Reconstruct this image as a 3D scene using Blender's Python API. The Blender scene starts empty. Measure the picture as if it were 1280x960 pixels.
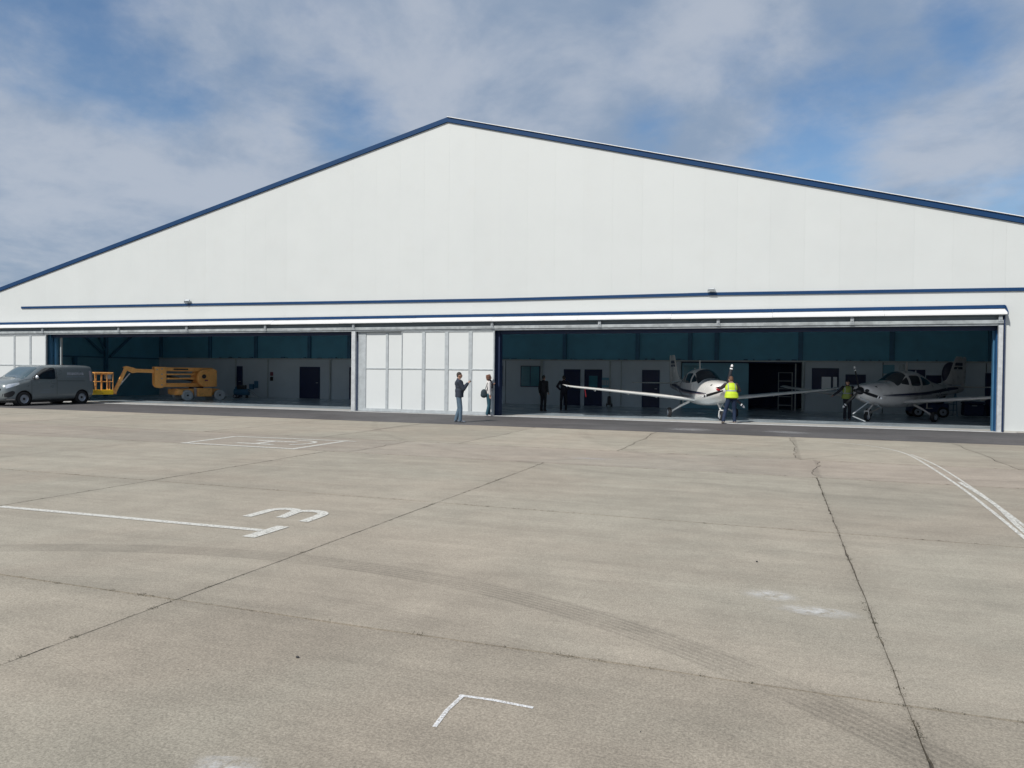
import bpy, bmesh, math, random, mathutils
from mathutils import Vector, Matrix, Euler
random.seed(7)
R = math.radians
S = bpy.context.scene
C = S.collection

# ------------------------------------------------------------------ camera
cam_d = bpy.data.cameras.new('camera')
cam = bpy.data.objects.new('camera', cam_d)
C.objects.link(cam)
S.camera = cam
cam_d.sensor_width = 36.0
cam_d.lens = 36.0 * 924.0 / 1280.0
cam_d.clip_start = 0.05
cam_d.clip_end = 20000
rt = Vector((0.94137, 0.33718, 0.01129))
up = Vector((-0.01561, 0.01009, 0.99983))
fw = Vector((-0.33701, 0.94139, -0.01476))
m3 = Matrix((rt, up, -fw)).transposed()
cam.matrix_world = Matrix.Translation((0, 0, 1.75)) @ m3.to_4x4()

# ------------------------------------------------------------------ sun and sky
SUN_EL, SUN_AZ = R(42.5), R(22)          # azimuth measured to the left of the straight-behind direction
sun_dir = Vector((-math.sin(SUN_AZ) * math.cos(SUN_EL), -math.cos(SUN_AZ) * math.cos(SUN_EL), math.sin(SUN_EL)))
sun_d = bpy.data.lights.new('sun', 'SUN')
sun_d.energy = 3.65
sun_d.angle = R(0.6)
sun_d.color = (1.0, 0.955, 0.89)
sun = bpy.data.objects.new('sun', sun_d)
sun.rotation_euler = sun_dir.to_track_quat('Z', 'Y').to_euler()
sun.location = (-10, -20, 40)
C.objects.link(sun)

W = bpy.data.worlds.new('World')
S.world = W
W.use_nodes = True
wn, wl = W.node_tree.nodes, W.node_tree.links
wn.clear()


def N(nodes, t, **kw):
    n = nodes.new(t)
    for k, v in kw.items():
        setattr(n, k, v)
    return n


def math_node(nodes, links, op, a, b=None, c=None, clamp=False):
    n = N(nodes, 'ShaderNodeMath', operation=op)
    n.use_clamp = clamp
    for i, x in enumerate((a, b, c)):
        if x is None:
            continue
        if isinstance(x, (int, float)):
            n.inputs[i].default_value = x
        else:
            links.new(x, n.inputs[i])
    return n.outputs[0]


def smooth(nodes, links, v, a, b, lo=0.0, hi=1.0):
    n = N(nodes, 'ShaderNodeMapRange', interpolation_type='SMOOTHSTEP')
    n.inputs['From Min'].default_value = a
    n.inputs['From Max'].default_value = b
    n.inputs['To Min'].default_value = lo
    n.inputs['To Max'].default_value = hi
    links.new(v, n.inputs['Value'])
    return n.outputs[0]


def build_sky():
    sky = N(wn, 'ShaderNodeTexSky', sky_type='NISHITA')
    sky.sun_disc = False
    sky.sun_elevation = SUN_EL
    sky.sun_rotation = math.atan2(sun_dir.x, sun_dir.y)
    sky.altitude = 100
    sky.air_density = 1.0
    sky.dust_density = 0.6
    sky.ozone_density = 1.6
    bg_sky = N(wn, 'ShaderNodeBackground')
    bg_sky.inputs['Strength'].default_value = 0.112
    hsv = N(wn, 'ShaderNodeHueSaturation')
    hsv.inputs['Saturation'].default_value = 1.2
    wl.new(sky.outputs[0], hsv.inputs['Color'])
    wl.new(hsv.outputs[0], bg_sky.inputs['Color'])
    tc = N(wn, 'ShaderNodeTexCoord')
    sep = N(wn, 'ShaderNodeSeparateXYZ')
    wl.new(tc.outputs['Generated'], sep.inputs[0])
    den = math_node(wn, wl, 'ADD', math_node(wn, wl, 'MAXIMUM', sep.outputs[2], 0.0), 0.30)
    com = N(wn, 'ShaderNodeCombineXYZ')
    wl.new(math_node(wn, wl, 'DIVIDE', sep.outputs[0], den), com.inputs[0])
    wl.new(math_node(wn, wl, 'DIVIDE', sep.outputs[1], den), com.inputs[1])

    def noise(scale, detail, rough, off, dist=0.0):
        mp = N(wn, 'ShaderNodeMapping')
        mp.inputs['Location'].default_value = off
        mp.inputs['Rotation'].default_value = (0, 0, 0.5)
        mp.inputs['Scale'].default_value = (1.0, 1.0, 1)
        wl.new(com.outputs[0], mp.inputs['Vector'])
        n = N(wn, 'ShaderNodeTexNoise')
        n.inputs['Scale'].default_value = scale
        n.inputs['Detail'].default_value = detail
        n.inputs['Roughness'].default_value = rough
        n.inputs['Distortion'].default_value = dist
        wl.new(mp.outputs[0], n.inputs['Vector'])
        return n.outputs['Fac']
    big = noise(1.0, 4, 0.5, (3.1, 1.7, 0), 0.1)
    fine = noise(3.6, 8, 0.58, (0.4, 5.2, 0), 0.15)
    wisp = noise(10.0, 6, 0.6, (9.4, 2.2, 0), 0.2)
    d = math_node(wn, wl, 'ADD', math_node(wn, wl, 'MULTIPLY', big, 0.52),
                  math_node(wn, wl, 'ADD', math_node(wn, wl, 'MULTIPLY', fine, 0.37), math_node(wn, wl, 'MULTIPLY', wisp, 0.11)))
    # openings and banks of the cloud cover, as soft lobes on the sky
    lobes = [((-0.74, 0.56, 0.385), 0.20, -0.20), ((-0.696, 0.644, 0.318), 0.13, -0.10), ((-0.648, 0.702, 0.295), 0.12, -0.09),
             ((-0.493, 0.804, 0.318), 0.10, -0.10), ((-0.16, 0.936, 0.305), 0.07, -0.12), ((0.04, 0.955, 0.275), 0.11, -0.12),
             ((0.178, 0.905, 0.385), 0.06, -0.12), ((0.20, 0.93, 0.34), 0.05, -0.06),
             ((-0.79, 0.60, 0.10), 0.30, 0.26), ((-0.33, 0.851, 0.41), 0.24, 0.13), ((-0.075, 0.94, 0.29), 0.09, 0.09), ((0.17, 0.935, 0.26), 0.16, 0.08)]
    for c, rad, amp in lobes:
        v = Vector(c).normalized()
        dn = N(wn, 'ShaderNodeVectorMath', operation='DISTANCE')
        wl.new(tc.outputs['Generated'], dn.inputs[0])
        dn.inputs[1].default_value = v
        d = math_node(wn, wl, 'ADD', d, smooth(wn, wl, dn.outputs['Value'], 0.0, rad, amp, 0.0))
    cover = smooth(wn, wl, d, 0.30, 0.515, 0.10, 1.0)
    cover = math_node(wn, wl, 'MULTIPLY', cover, 0.92)
    tone = N(wn, 'ShaderNodeMix', data_type='RGBA')
    tone.inputs['A'].default_value = (0.27, 0.35, 0.475, 1)
    tone.inputs['B'].default_value = (0.455, 0.505, 0.59, 1)
    tn = noise(2.6, 7, 0.58, (7.3, 4.4, 0), 0.2)
    wl.new(smooth(wn, wl, tn, 0.36, 0.62), tone.inputs['Factor'])
    bg_c = N(wn, 'ShaderNodeBackground')
    wl.new(tone.outputs['Result'], bg_c.inputs['Color'])
    bg_c.inputs['Strength'].default_value = 1.0
    mix = N(wn, 'ShaderNodeMixShader')
    wl.new(cover, mix.inputs[0])
    wl.new(bg_sky.outputs[0], mix.inputs[1])
    wl.new(bg_c.outputs[0], mix.inputs[2])
    out = N(wn, 'ShaderNodeOutputWorld')
    wl.new(mix.outputs[0], out.inputs[0])


build_sky()
S.view_settings.view_transform = 'Standard'
S.view_settings.look = 'None'
S.view_settings.exposure = 0.0
S.view_settings.gamma = 1.0
S.view_settings.use_curve_mapping = False
S.render.engine = 'CYCLES'
S.cycles.max_bounces = 8
S.cycles.diffuse_bounces = 5


# ------------------------------------------------------------------ materials
def mat(name, col, rough=0.6, metal=0.0, var=0.06, vscale=3.0, bump=0.0, bscale=40.0, coat=0.0, rnd=0.0, spec=0.5, trans=0.0, dirt=0.0, dirtcol=(0.12, 0.1, 0.08)):
    m = bpy.data.materials.new(name)
    m.use_nodes = True
    n, l = m.node_tree.nodes, m.node_tree.links
    b = n['Principled BSDF']
    b.inputs['Roughness'].default_value = rough
    b.inputs['Metallic'].default_value = metal
    b.inputs['Coat Weight'].default_value = coat
    b.inputs['Specular IOR Level'].default_value = spec
    b.inputs['Transmission Weight'].default_value = trans
    tc = N(n, 'ShaderNodeTexCoord')
    nz = N(n, 'ShaderNodeTexNoise')
    nz.inputs['Scale'].default_value = vscale
    nz.inputs['Detail'].default_value = 6
    nz.inputs['Roughness'].default_value = 0.65
    l.new(tc.outputs['Object'], nz.inputs['Vector'])
    hs = N(n, 'ShaderNodeHueSaturation')
    hs.inputs['Color'].default_value = (*col, 1)
    v = smooth(n, l, nz.outputs['Fac'], 0.25, 0.75, 1 - var, 1 + var)
    if rnd:
        oi = N(n, 'ShaderNodeObjectInfo')
        v = math_node(n, l, 'MULTIPLY', v, smooth(n, l, oi.outputs['Random'], 0, 1, 1 - rnd, 1 + rnd))
    l.new(v, hs.inputs['Value'])
    colout = hs.outputs[0]
    if dirt:
        nd = N(n, 'ShaderNodeTexNoise')
        nd.inputs['Scale'].default_value = vscale * 2.3
        nd.inputs['Detail'].default_value = 8
        l.new(tc.outputs['Object'], nd.inputs['Vector'])
        mx = N(n, 'ShaderNodeMix', data_type='RGBA')
        l.new(smooth(n, l, nd.outputs['Fac'], 0.5, 0.8, 0, dirt), mx.inputs['Factor'])
        l.new(colout, mx.inputs['A'])
        mx.inputs['B'].default_value = (*dirtcol, 1)
        colout = mx.outputs['Result']
    l.new(colout, b.inputs['Base Color'])
    if rough > 0.02:
        l.new(smooth(n, l, nz.outputs['Fac'], 0.3, 0.7, max(0.02, rough - 0.06), min(1, rough + 0.08)), b.inputs['Roughness'])
    if bump:
        nb = N(n, 'ShaderNodeTexNoise')
        nb.inputs['Scale'].default_value = bscale
        nb.inputs['Detail'].default_value = 4
        l.new(tc.outputs['Object'], nb.inputs['Vector'])
        bp = N(n, 'ShaderNodeBump')
        bp.inputs['Strength'].default_value = bump
        bp.inputs['Distance'].default_value = 0.01
        l.new(nb.outputs['Fac'], bp.inputs['Height'])
        l.new(bp.outputs[0], b.inputs['Normal'])
    return m


def concrete_material(name, base, tyre=False, slab=False, blotch=0.13, grain=90):
    m = bpy.data.materials.new(name)
    m.use_nodes = True
    n, l = m.node_tree.nodes, m.node_tree.links
    b = n['Principled BSDF']
    geo = N(n, 'ShaderNodeNewGeometry')
    P = geo.outputs['Position']

    def nz(scale, detail, vec=P, rough=0.6, sc=(1, 1, 1), dist=0.0, off=(0, 0, 0), rot=0.0):
        mp = N(n, 'ShaderNodeMapping')
        mp.inputs['Scale'].default_value = sc
        mp.inputs['Location'].default_value = off
        mp.inputs['Rotation'].default_value = (0, 0, rot)
        l.new(vec, mp.inputs['Vector'])
        t = N(n, 'ShaderNodeTexNoise')
        t.inputs['Scale'].default_value = scale
        t.inputs['Detail'].default_value = detail
        t.inputs['Roughness'].default_value = rough
        t.inputs['Distortion'].default_value = dist
        l.new(mp.outputs[0], t.inputs['Vector'])
        return t.outputs['Fac']
    val = smooth(n, l, nz(0.35, 5, dist=0.6), 0.3, 0.7, 1 - blotch, 1 + blotch)
    val = math_node(n, l, 'MULTIPLY', val, smooth(n, l, nz(2.1, 7, rough=0.7), 0.3, 0.7, 0.92, 1.07))
    # broom and tyre streaks running mostly along the stands
    val = math_node(n, l, 'MULTIPLY', val, smooth(n, l, nz(1.0, 7, sc=(0.16, 1.5, 1), dist=0.9, rough=0.65, rot=0.05), 0.34, 0.66, 0.94, 1.05))
    val = math_node(n, l, 'MULTIPLY', val, smooth(n, l, nz(1.0, 6, sc=(0.5, 5.0, 1), dist=1.2, rot=-0.25, off=(4, 9, 0)), 0.4, 0.75, 1.02, 0.955))
    # aggregate grain
    val = math_node(n, l, 'MULTIPLY', val, smooth(n, l, nz(grain, 4, rough=0.75), 0.30, 0.70, 0.70, 1.26))
    val = math_node(n, l, 'MULTIPLY', val, smooth(n, l, nz(26, 5, rough=0.75), 0.3, 0.7, 0.89, 1.10))
    spot = N(n, 'ShaderNodeTexVoronoi')
    spot.inputs['Scale'].default_value = 34
    l.new(P, spot.inputs['Vector'])
    val = math_node(n, l, 'MULTIPLY', val, smooth(n, l, spot.outputs['Distance'], 0.04, 0.13, 1.2, 1.0))
    # dark oil and rubber spots
    val = math_node(n, l, 'MULTIPLY', val, smooth(n, l, nz(4.2, 3, off=(3, 3, 0)), 0.70, 0.80, 1.0, 0.80))
    val = math_node(n, l, 'MULTIPLY', val, smooth(n, l, nz(0.8, 8, off=(13, 5, 0), dist=1.0, rough=0.75), 0.62, 0.74, 1.0, 0.88))
    if slab:
        oi = N(n, 'ShaderNodeObjectInfo')
        val = math_node(n, l, 'MULTIPLY', val, smooth(n, l, oi.outputs['Random'], 0, 1, 0.95, 1.05))
        tc = N(n, 'ShaderNodeTexCoord')
        sp = N(n, 'ShaderNodeSeparateXYZ')
        l.new(tc.outputs['Object'], sp.inputs[0])
        at = N(n, 'ShaderNodeAttribute', attribute_type='OBJECT', attribute_name='half_size')
        sz = N(n, 'ShaderNodeSeparateXYZ')
        l.new(at.outputs['Vector'], sz.inputs[0])
        dx = math_node(n, l, 'SUBTRACT', sz.outputs[0], math_node(n, l, 'ABSOLUTE', sp.outputs[0]))
        dy = math_node(n, l, 'SUBTRACT', sz.outputs[1], math_node(n, l, 'ABSOLUTE', sp.outputs[1]))
        d = math_node(n, l, 'MINIMUM', dx, dy)
        d = math_node(n, l, 'ADD', d, math_node(n, l, 'MULTIPLY', math_node(n, l, 'SUBTRACT', nz(9, 6, rough=0.8), 0.5), 0.10))
        val = math_node(n, l, 'MULTIPLY', val, smooth(n, l, d, -0.012, 0.03, 0.82, 1.0))
        d2 = math_node(n, l, 'ADD', d, math_node(n, l, 'MULTIPLY', math_node(n, l, 'SUBTRACT', nz(1.3, 5), 0.5), 0.5))
        val = math_node(n, l, 'MULTIPLY', val, smooth(n, l, d2, 0.0, 0.35, 0.96, 1.0))
    if tyre:
        for (cx, cy, rad, wid, amt, nst) in ((-4.0, -0.80, 6.60, 0.34, 0.17, 7), (-3.6, -1.2, 6.0, 0.26, 0.05, 5), (4.5, 31.0, 19.5, 0.25, 0.08, 5), (7.5, 25.0, 13.4, 0.3, 0.07, 5), (-14.0, 26.0, 15.2, 0.3, 0.07, 5)):
            dn = N(n, 'ShaderNodeVectorMath', operation='DISTANCE')
            l.new(P, dn.inputs[0])
            dn.inputs[1].default_value = (cx, cy, 0)
            r = dn.outputs['Value']
            off = math_node(n, l, 'ABSOLUTE', math_node(n, l, 'SUBTRACT', r, rad))
            band = smooth(n, l, off, wid * 0.42, wid * 0.5, 1, 0)
            ribs = math_node(n, l, 'ADD', math_node(n, l, 'MULTIPLY', math_node(n, l, 'SINE', math_node(n, l, 'MULTIPLY', r, 6.283 * nst / wid)), 0.36), 0.64)
            patch = smooth(n, l, nz(0.9, 5, off=(cx, 2, 0)), 0.3, 0.6, 0.25, 1)
            k = math_node(n, l, 'MULTIPLY', math_node(n, l, 'MULTIPLY', band, ribs), patch)
            val = math_node(n, l, 'MULTIPLY', val, math_node(n, l, 'SUBTRACT', 1.0, math_node(n, l, 'MULTIPLY', k, amt * 1.6)))
    tint = N(n, 'ShaderNodeMix', data_type='RGBA')
    tint.inputs['A'].default_value = (base[0] * 1.01, base[1] * 0.99, base[2] * 0.98, 1)
    tint.inputs['B'].default_value = (base[0] * 0.975, base[1] * 1.0, base[2] * 1.0, 1)
    l.new(smooth(n, l, nz(0.22, 5, off=(8, 1, 0), dist=0.5), 0.35, 0.65), tint.inputs['Factor'])
    hs = N(n, 'ShaderNodeHueSaturation')
    l.new(tint.outputs['Result'], hs.inputs['Color'])
    l.new(val, hs.inputs['Value'])
    l.new(hs.outputs[0], b.inputs['Base Color'])
    b.inputs['Roughness'].default_value = 0.9
    b.inputs['Specular IOR Level'].default_value = 0.3
    bp = N(n, 'ShaderNodeBump')
    bp.inputs['Strength'].default_value = 0.35
    bp.inputs['Distance'].default_value = 0.004
    l.new(nz(120, 4), bp.inputs['Height'])
    l.new(bp.outputs[0], b.inputs['Normal'])
    return m


def paint_material(name, col, lo, hi, scale=22.0, soft=0.0):
    """Worn marking: holes in the film let the concrete show through."""
    m = bpy.data.materials.new(name)
    m.use_nodes = True
    n, l = m.node_tree.nodes, m.node_tree.links
    b = n['Principled BSDF']
    b.inputs['Base Color'].default_value = (*col, 1)
    b.inputs['Roughness'].default_value = 0.75
    geo = N(n, 'ShaderNodeNewGeometry')
    t = N(n, 'ShaderNodeTexNoise')
    t.inputs['Scale'].default_value = scale
    t.inputs['Detail'].default_value = 8
    t.inputs['Roughness'].default_value = 0.8
    l.new(geo.outputs['Position'], t.inputs['Vector'])
    a = smooth(n, l, t.outputs['Fac'], lo, hi)
    if soft:
        tc = N(n, 'ShaderNodeTexCoord')
        sp = N(n, 'ShaderNodeSeparateXYZ')
        l.new(tc.outputs['Generated'], sp.inputs[0])
        fx = math_node(n, l, 'MULTIPLY', math_node(n, l, 'SUBTRACT', sp.outputs[0], 0.5), 2)
        fy = math_node(n, l, 'MULTIPLY', math_node(n, l, 'SUBTRACT', sp.outputs[1], 0.5), 2)
        rr = math_node(n, l, 'SQRT', math_node(n, l, 'ADD', math_node(n, l, 'POWER', fx, 2), math_node(n, l, 'POWER', fy, 2)))
        a = math_node(n, l, 'MULTIPLY', math_node(n, l, 'MULTIPLY', a, smooth(n, l, rr, 0.1, 1.0, 1, 0)), soft)
    l.new(a, b.inputs['Alpha'])
    return m


M = {}
M['slab'] = concrete_material('slab_concrete', (0.374, 0.333, 0.268), tyre=True, slab=True, blotch=0.07)
M['slab_near'] = concrete_material('coarse_concrete', (0.350, 0.310, 0.248), tyre=True, slab=True, blotch=0.10, grain=72)
M['slab_pink'] = concrete_material('pinkish_concrete', (0.366, 0.319, 0.262), tyre=True, slab=True, blotch=0.07)
M['ground'] = concrete_material('far_concrete', (0.374, 0.333, 0.268))
M['asphalt'] = concrete_material('asphalt', (0.108, 0.103, 0.103), blotch=0.16)
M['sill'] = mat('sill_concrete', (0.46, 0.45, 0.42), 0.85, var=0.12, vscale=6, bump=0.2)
M['filler'] = mat('joint_dirt', (0.06, 0.054, 0.045), 1.0, var=0.3, vscale=20, bump=0.6)
M['white'] = mat('white_cladding', (0.60, 0.628, 0.622), 0.5, var=0.012, vscale=0.6, rnd=0.008, dirt=0.10, dirtcol=(0.54, 0.53, 0.49))
M['white_bright'] = mat('white_flashing', (0.82, 0.83, 0.83), 0.4, var=0.03, vscale=1.5)
M['blue'] = mat('navy_trim', (0.006, 0.042, 0.125), 0.6, var=0.1, vscale=1.5, spec=0.25)
M['blue_dark'] = mat('dark_blue_steel', (0.003, 0.016, 0.06), 0.6, var=0.1)
M['jamb_blue'] = mat('bright_blue_steel', (0.008, 0.075, 0.20), 0.5, var=0.1)
M['galv'] = mat('galvanised_steel', (0.53, 0.55, 0.56), 0.45, metal=0.15, var=0.15, vscale=6, rnd=0.04)
M['galv_dark'] = mat('dull_galvanised', (0.33, 0.36, 0.38), 0.5, metal=0.15, var=0.2, vscale=5)
M['leaf'] = mat('door_infill', (0.64, 0.668, 0.665), 0.5, var=0.012, vscale=1.0, rnd=0.012)
M['soffit'] = mat('soffit', (0.17, 0.21, 0.24), 0.7, var=0.1)
M['floor'] = mat('painted_floor', (0.46, 0.53, 0.58), 0.2, var=0.12, vscale=0.7, spec=0.6, dirt=0.15)
M['in_wall'] = mat('interior_wall', (0.54, 0.61, 0.66), 0.8, var=0.06, vscale=0.5, rnd=0.03)
M['in_upper'] = mat('interior_cladding', (0.11, 0.34, 0.48), 0.7, var=0.12, vscale=0.6, rnd=0.05)  # teal cladding, its dimmer light than the lower wall put into the colour
M['in_teal'] = mat('teal_partition', (0.14, 0.34, 0.44), 0.5, var=0.1, vscale=0.8)
M['in_steel'] = mat('interior_steel', (0.045, 0.15, 0.26), 0.6, var=0.15)
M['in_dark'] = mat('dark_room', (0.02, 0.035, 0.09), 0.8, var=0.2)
M['door_navy'] = mat('navy_door', (0.008, 0.016, 0.062), 0.5, var=0.1)
M['teal_glass'] = mat('teal_window_glass', (0.06, 0.22, 0.28), 0.2, var=0.15, vscale=1.0, spec=0.6)
M['pipe'] = mat('grey_pipe', (0.40, 0.45, 0.46), 0.5, var=0.1)
M['track'] = mat('weathered_track', (0.34, 0.37, 0.38), 0.5, metal=0.1, var=0.3, vscale=3)
M['frame'] = mat('leaf_frame', (0.42, 0.455, 0.47), 0.5, metal=0.1, var=0.12, vscale=5)
M['ceiling'] = mat('ceiling_lining', (0.70, 0.77, 0.82), 0.7, var=0.05)
M['roof'] = mat('roof_sheet', (0.5, 0.52, 0.53), 0.5, var=0.08, vscale=0.5)
M['black'] = mat('black_plastic', (0.012, 0.013, 0.016), 0.45, var=0.15)
M['rubber'] = mat('tyre_rubber', (0.018, 0.018, 0.02), 0.85, var=0.2, vscale=12)
M['paint'] = paint_material('white_marking', (0.68, 0.665, 0.60), 0.36, 0.50, 30)
M['paint_thin'] = paint_material('worn_marking', (0.72, 0.705, 0.64), 0.34, 0.56, 24)
M['chalk'] = paint_material('chalk_spray', (0.9, 0.9, 0.89), 0.30, 0.62, 90)
M['smudge'] = paint_material('paint_smudge', (0.86, 0.86, 0.84), 0.34, 0.66, 7, soft=0.62)
M['scuff'] = paint_material('chalky_scuff', (0.7, 0.7, 0.7), 0.4, 0.62, 12, soft=0.5)
M['van'] = mat('van_paint', (0.185, 0.215, 0.225), 0.3, metal=0.25, var=0.004, vscale=0.5, coat=0.6)
M['glass'] = mat('dark_glass', (0.01, 0.014, 0.022), 0.04, var=0.05, spec=0.9, coat=0.6)
M['windscreen'] = mat('windscreen_glass', (0.05, 0.085, 0.095), 0.04, var=0.2, vscale=1.2, spec=0.9, coat=0.8)
M['rim'] = mat('silver_rim', (0.34, 0.37, 0.42), 0.4, metal=0.5, var=0.1)
M['chrome'] = mat('bright_metal', (0.7, 0.72, 0.74), 0.2, metal=0.9, var=0.05)
M['lamp'] = mat('lamp_lens', (0.62, 0.66, 0.70), 0.1, metal=0.3, var=0.2, vscale=9, coat=0.8)
M['lamp_red'] = mat('tail_lamp', (0.35, 0.32, 0.36), 0.15, var=0.3, vscale=9)
M['letter'] = mat('faded_lettering', (0.5, 0.52, 0.58), 0.5, var=0.3, vscale=30)
M['letter_dim'] = mat('dim_lettering', (0.19, 0.23, 0.28), 0.5, var=0.2, vscale=30)
M['lift_o'] = mat('lift_orange', (0.86, 0.42, 0.12), 0.45, var=0.1, vscale=4, dirt=0.35, dirtcol=(0.2, 0.1, 0.03))
M['lift_y'] = mat('lift_yellow', (0.86, 0.56, 0.01), 0.4, var=0.05, vscale=4)
M['tyre_grey'] = mat('non_marking_tyre', (0.40, 0.44, 0.46), 0.8, var=0.12, vscale=9)
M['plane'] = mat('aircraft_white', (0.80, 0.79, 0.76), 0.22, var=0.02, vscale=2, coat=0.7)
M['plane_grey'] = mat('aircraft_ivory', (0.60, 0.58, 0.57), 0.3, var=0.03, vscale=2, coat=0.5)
M['red'] = mat('red_plug', (0.45, 0.02, 0.03), 0.5, var=0.1)
M['stripe_red'] = mat('dark_red_stripe', (0.16, 0.03, 0.05), 0.4, var=0.05)
M['stripe_navy'] = mat('navy_stripe', (0.012, 0.014, 0.05), 0.4, var=0.05)
M['blade'] = mat('propeller_black', (0.012, 0.012, 0.016), 0.35, var=0.1)
M['blade_tip'] = mat('propeller_tip_white', (0.85, 0.85, 0.85), 0.4, var=0.03)
M['weed'] = mat('dry_weed', (0.055, 0.05, 0.028), 0.9, var=0.35, vscale=30)


# ------------------------------------------------------------------ mesh helpers
class MB:
    def __init__(s):
        s.v = []
        s.f = []

    def add(s, vs, fs):
        o = len(s.v)
        s.v += [tuple(x) for x in vs]
        s.f += [tuple(i + o for i in f) for f in fs]
        return s

    def box(s, x0, x1, y0, y1, z0, z1, T=None):
        vs = [Vector((x, y, z)) for z in (z0, z1) for y in (y0, y1) for x in (x0, x1)]
        if T:
            vs = [T @ v for v in vs]
        return s.add(vs, [(0, 2, 3, 1), (4, 5, 7, 6), (0, 1, 5, 4), (1, 3, 7, 5), (3, 2, 6, 7), (2, 0, 4, 6)])

    def beam(s, p0, p1, w, h, roll=0.0):
        p0, p1 = Vector(p0), Vector(p1)
        d = p1 - p0
        q = d.to_track_quat('X', 'Z').to_matrix().to_4x4()
        T = Matrix.Translation(p0) @ q @ Matrix.Rotation(roll, 4, 'X')
        return s.box(0, d.length, -w / 2, w / 2, -h / 2, h / 2, T)

    def tube(s, p0, p1, r0, r1=None, n=10, caps=True):
        r1 = r0 if r1 is None else r1
        p0, p1 = Vector(p0), Vector(p1)
        q = (p1 - p0).to_track_quat('Z', 'X')
        vs = []
        for p, r in ((p0, r0), (p1, r1)):
            for i in range(n):
                a = 2 * math.pi * i / n
                vs.append(p + q @ Vector((r * math.cos(a), r * math.sin(a), 0)))
        fs = [(i, (i + 1) % n, n + (i + 1) % n, n + i) for i in range(n)]
        if caps:
            fs += [tuple(range(n - 1, -1, -1)), tuple(range(n, 2 * n))]
        return s.add(vs, fs)

    def ell(s, c, r, n=14, m=9, rot=None):
        if isinstance(r, (int, float)):
            r = (r, r, r)
        c = Vector(c)
        vs = []
        for j in range(1, m):
            t = math.pi * j / m
            for i in range(n):
                a = 2 * math.pi * i / n
                p = Vector((r[0] * math.sin(t) * math.cos(a), r[1] * math.sin(t) * math.sin(a), r[2] * math.cos(t)))
                vs.append(c + (rot @ p if rot else p))
        top, bot = Vector((0, 0, r[2])), Vector((0, 0, -r[2]))
        vs += [c + (rot @ top if rot else top), c + (rot @ bot if rot else bot)]
        fs = []
        for j in range(m - 2):
            for i in range(n):
                fs.append((j * n + i, (j + 1) * n + i, (j + 1) * n + (i + 1) % n, j * n + (i + 1) % n))
        T_, B_ = (m - 1) * n, (m - 1) * n + 1
        for i in range(n):
            fs.append((T_, i, (i + 1) % n))
            fs.append((B_, (m - 2) * n + (i + 1) % n, (m - 2) * n + i))
        return s.add(vs, fs)

    def limb(s, pts, rad, n=12):
        for i in range(len(pts) - 1):
            s.tube(pts[i], pts[i + 1], rad[i], rad[i + 1], n)
        for p, r in zip(pts, rad):
            s.ell(p, r, n, 8)
        return s

    def prism(s, poly, a, b, axis='y'):
        """poly: 2-D outline; extruded from a to b along axis (outline in the two other axes, in order)."""
        def P(u, v, w):
            return {'y': (u, w, v), 'x': (w, u, v), 'z': (u, v, w)}[axis]
        n = len(poly)
        vs = [P(u, v, a) for u, v in poly] + [P(u, v, b) for u, v in poly]
        fs = [tuple(range(n)), tuple(range(2 * n - 1, n - 1, -1))]
        fs += [(i, n + i, n + (i + 1) % n, (i + 1) % n) for i in range(n)]
        return s.add(vs, fs)

    def lathe(s, prof, c, axis='y', n=24):
        """prof: closed list of (radius, offset along axis)."""
        c = Vector(c)
        vs = []
        k = len(prof)
        for i in range(n):
            a = 2 * math.pi * i / n
            ca, sa = math.cos(a), math.sin(a)
            for r, h in prof:
                vs.append(c + Vector({'y': (r * ca, h, r * sa), 'x': (h, r * ca, r * sa), 'z': (r * ca, r * sa, h)}[axis]))
        fs = []
        for i in range(n):
            j = (i + 1) % n
            for q in range(k):
                q2 = (q + 1) % k
                fs.append((i * k + q, i * k + q2, j * k + q2, j * k + q))
        return s.add(vs, fs)

    def mesh(s, name, smooth_=False):
        me = bpy.data.meshes.new(name)
        me.from_pydata(s.v, [], s.f)
        bm = bmesh.new()
        bm.from_mesh(me)
        bmesh.ops.recalc_face_normals(bm, faces=bm.faces)
        bm.to_mesh(me)
        bm.free()
        if smooth_:
            me.shade_smooth()
            try:
                me.set_sharp_from_angle(angle=R(40))
            except Exception:
                pass
        return me

    def build(s, name, m, parent=None, smooth_=False, loc=None, bevel=0.0):
        me = s.mesh(name, smooth_)
        me.materials.append(m if not isinstance(m, str) else M[m])
        o = bpy.data.objects.new(name, me)
        C.objects.link(o)
        if parent:
            o.parent = parent
        if loc:
            o.location = loc
        if bevel:
            b = o.modifiers.new('bevel', 'BEVEL')
            b.width = bevel
            b.segments = 2
            b.limit_method = 'ANGLE'
        return o


def tag(o, label=None, cat=None, group=None, kind=None):
    if label:
        o['label'] = label
    if cat:
        o['category'] = cat
    if group:
        o['group'] = group
    if kind:
        o['kind'] = kind
    return o


def thing(name, label, cat, loc=(0, 0, 0), rz=0.0, group=None):
    o = bpy.data.objects.new(name, None)
    o.empty_display_size = 0.3
    C.objects.link(o)
    o.location = loc
    o.rotation_euler = (0, 0, rz)
    return tag(o, label, cat, group)


def boxpart(name, m, parent, x0, x1, y0, y1, z0, z1, bevel=0.0, label=None):
    o = MB().box(x0, x1, y0, y1, z0, z1).build(name, m, parent, bevel=bevel)
    if label:
        o['label'] = label
    return o


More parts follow.
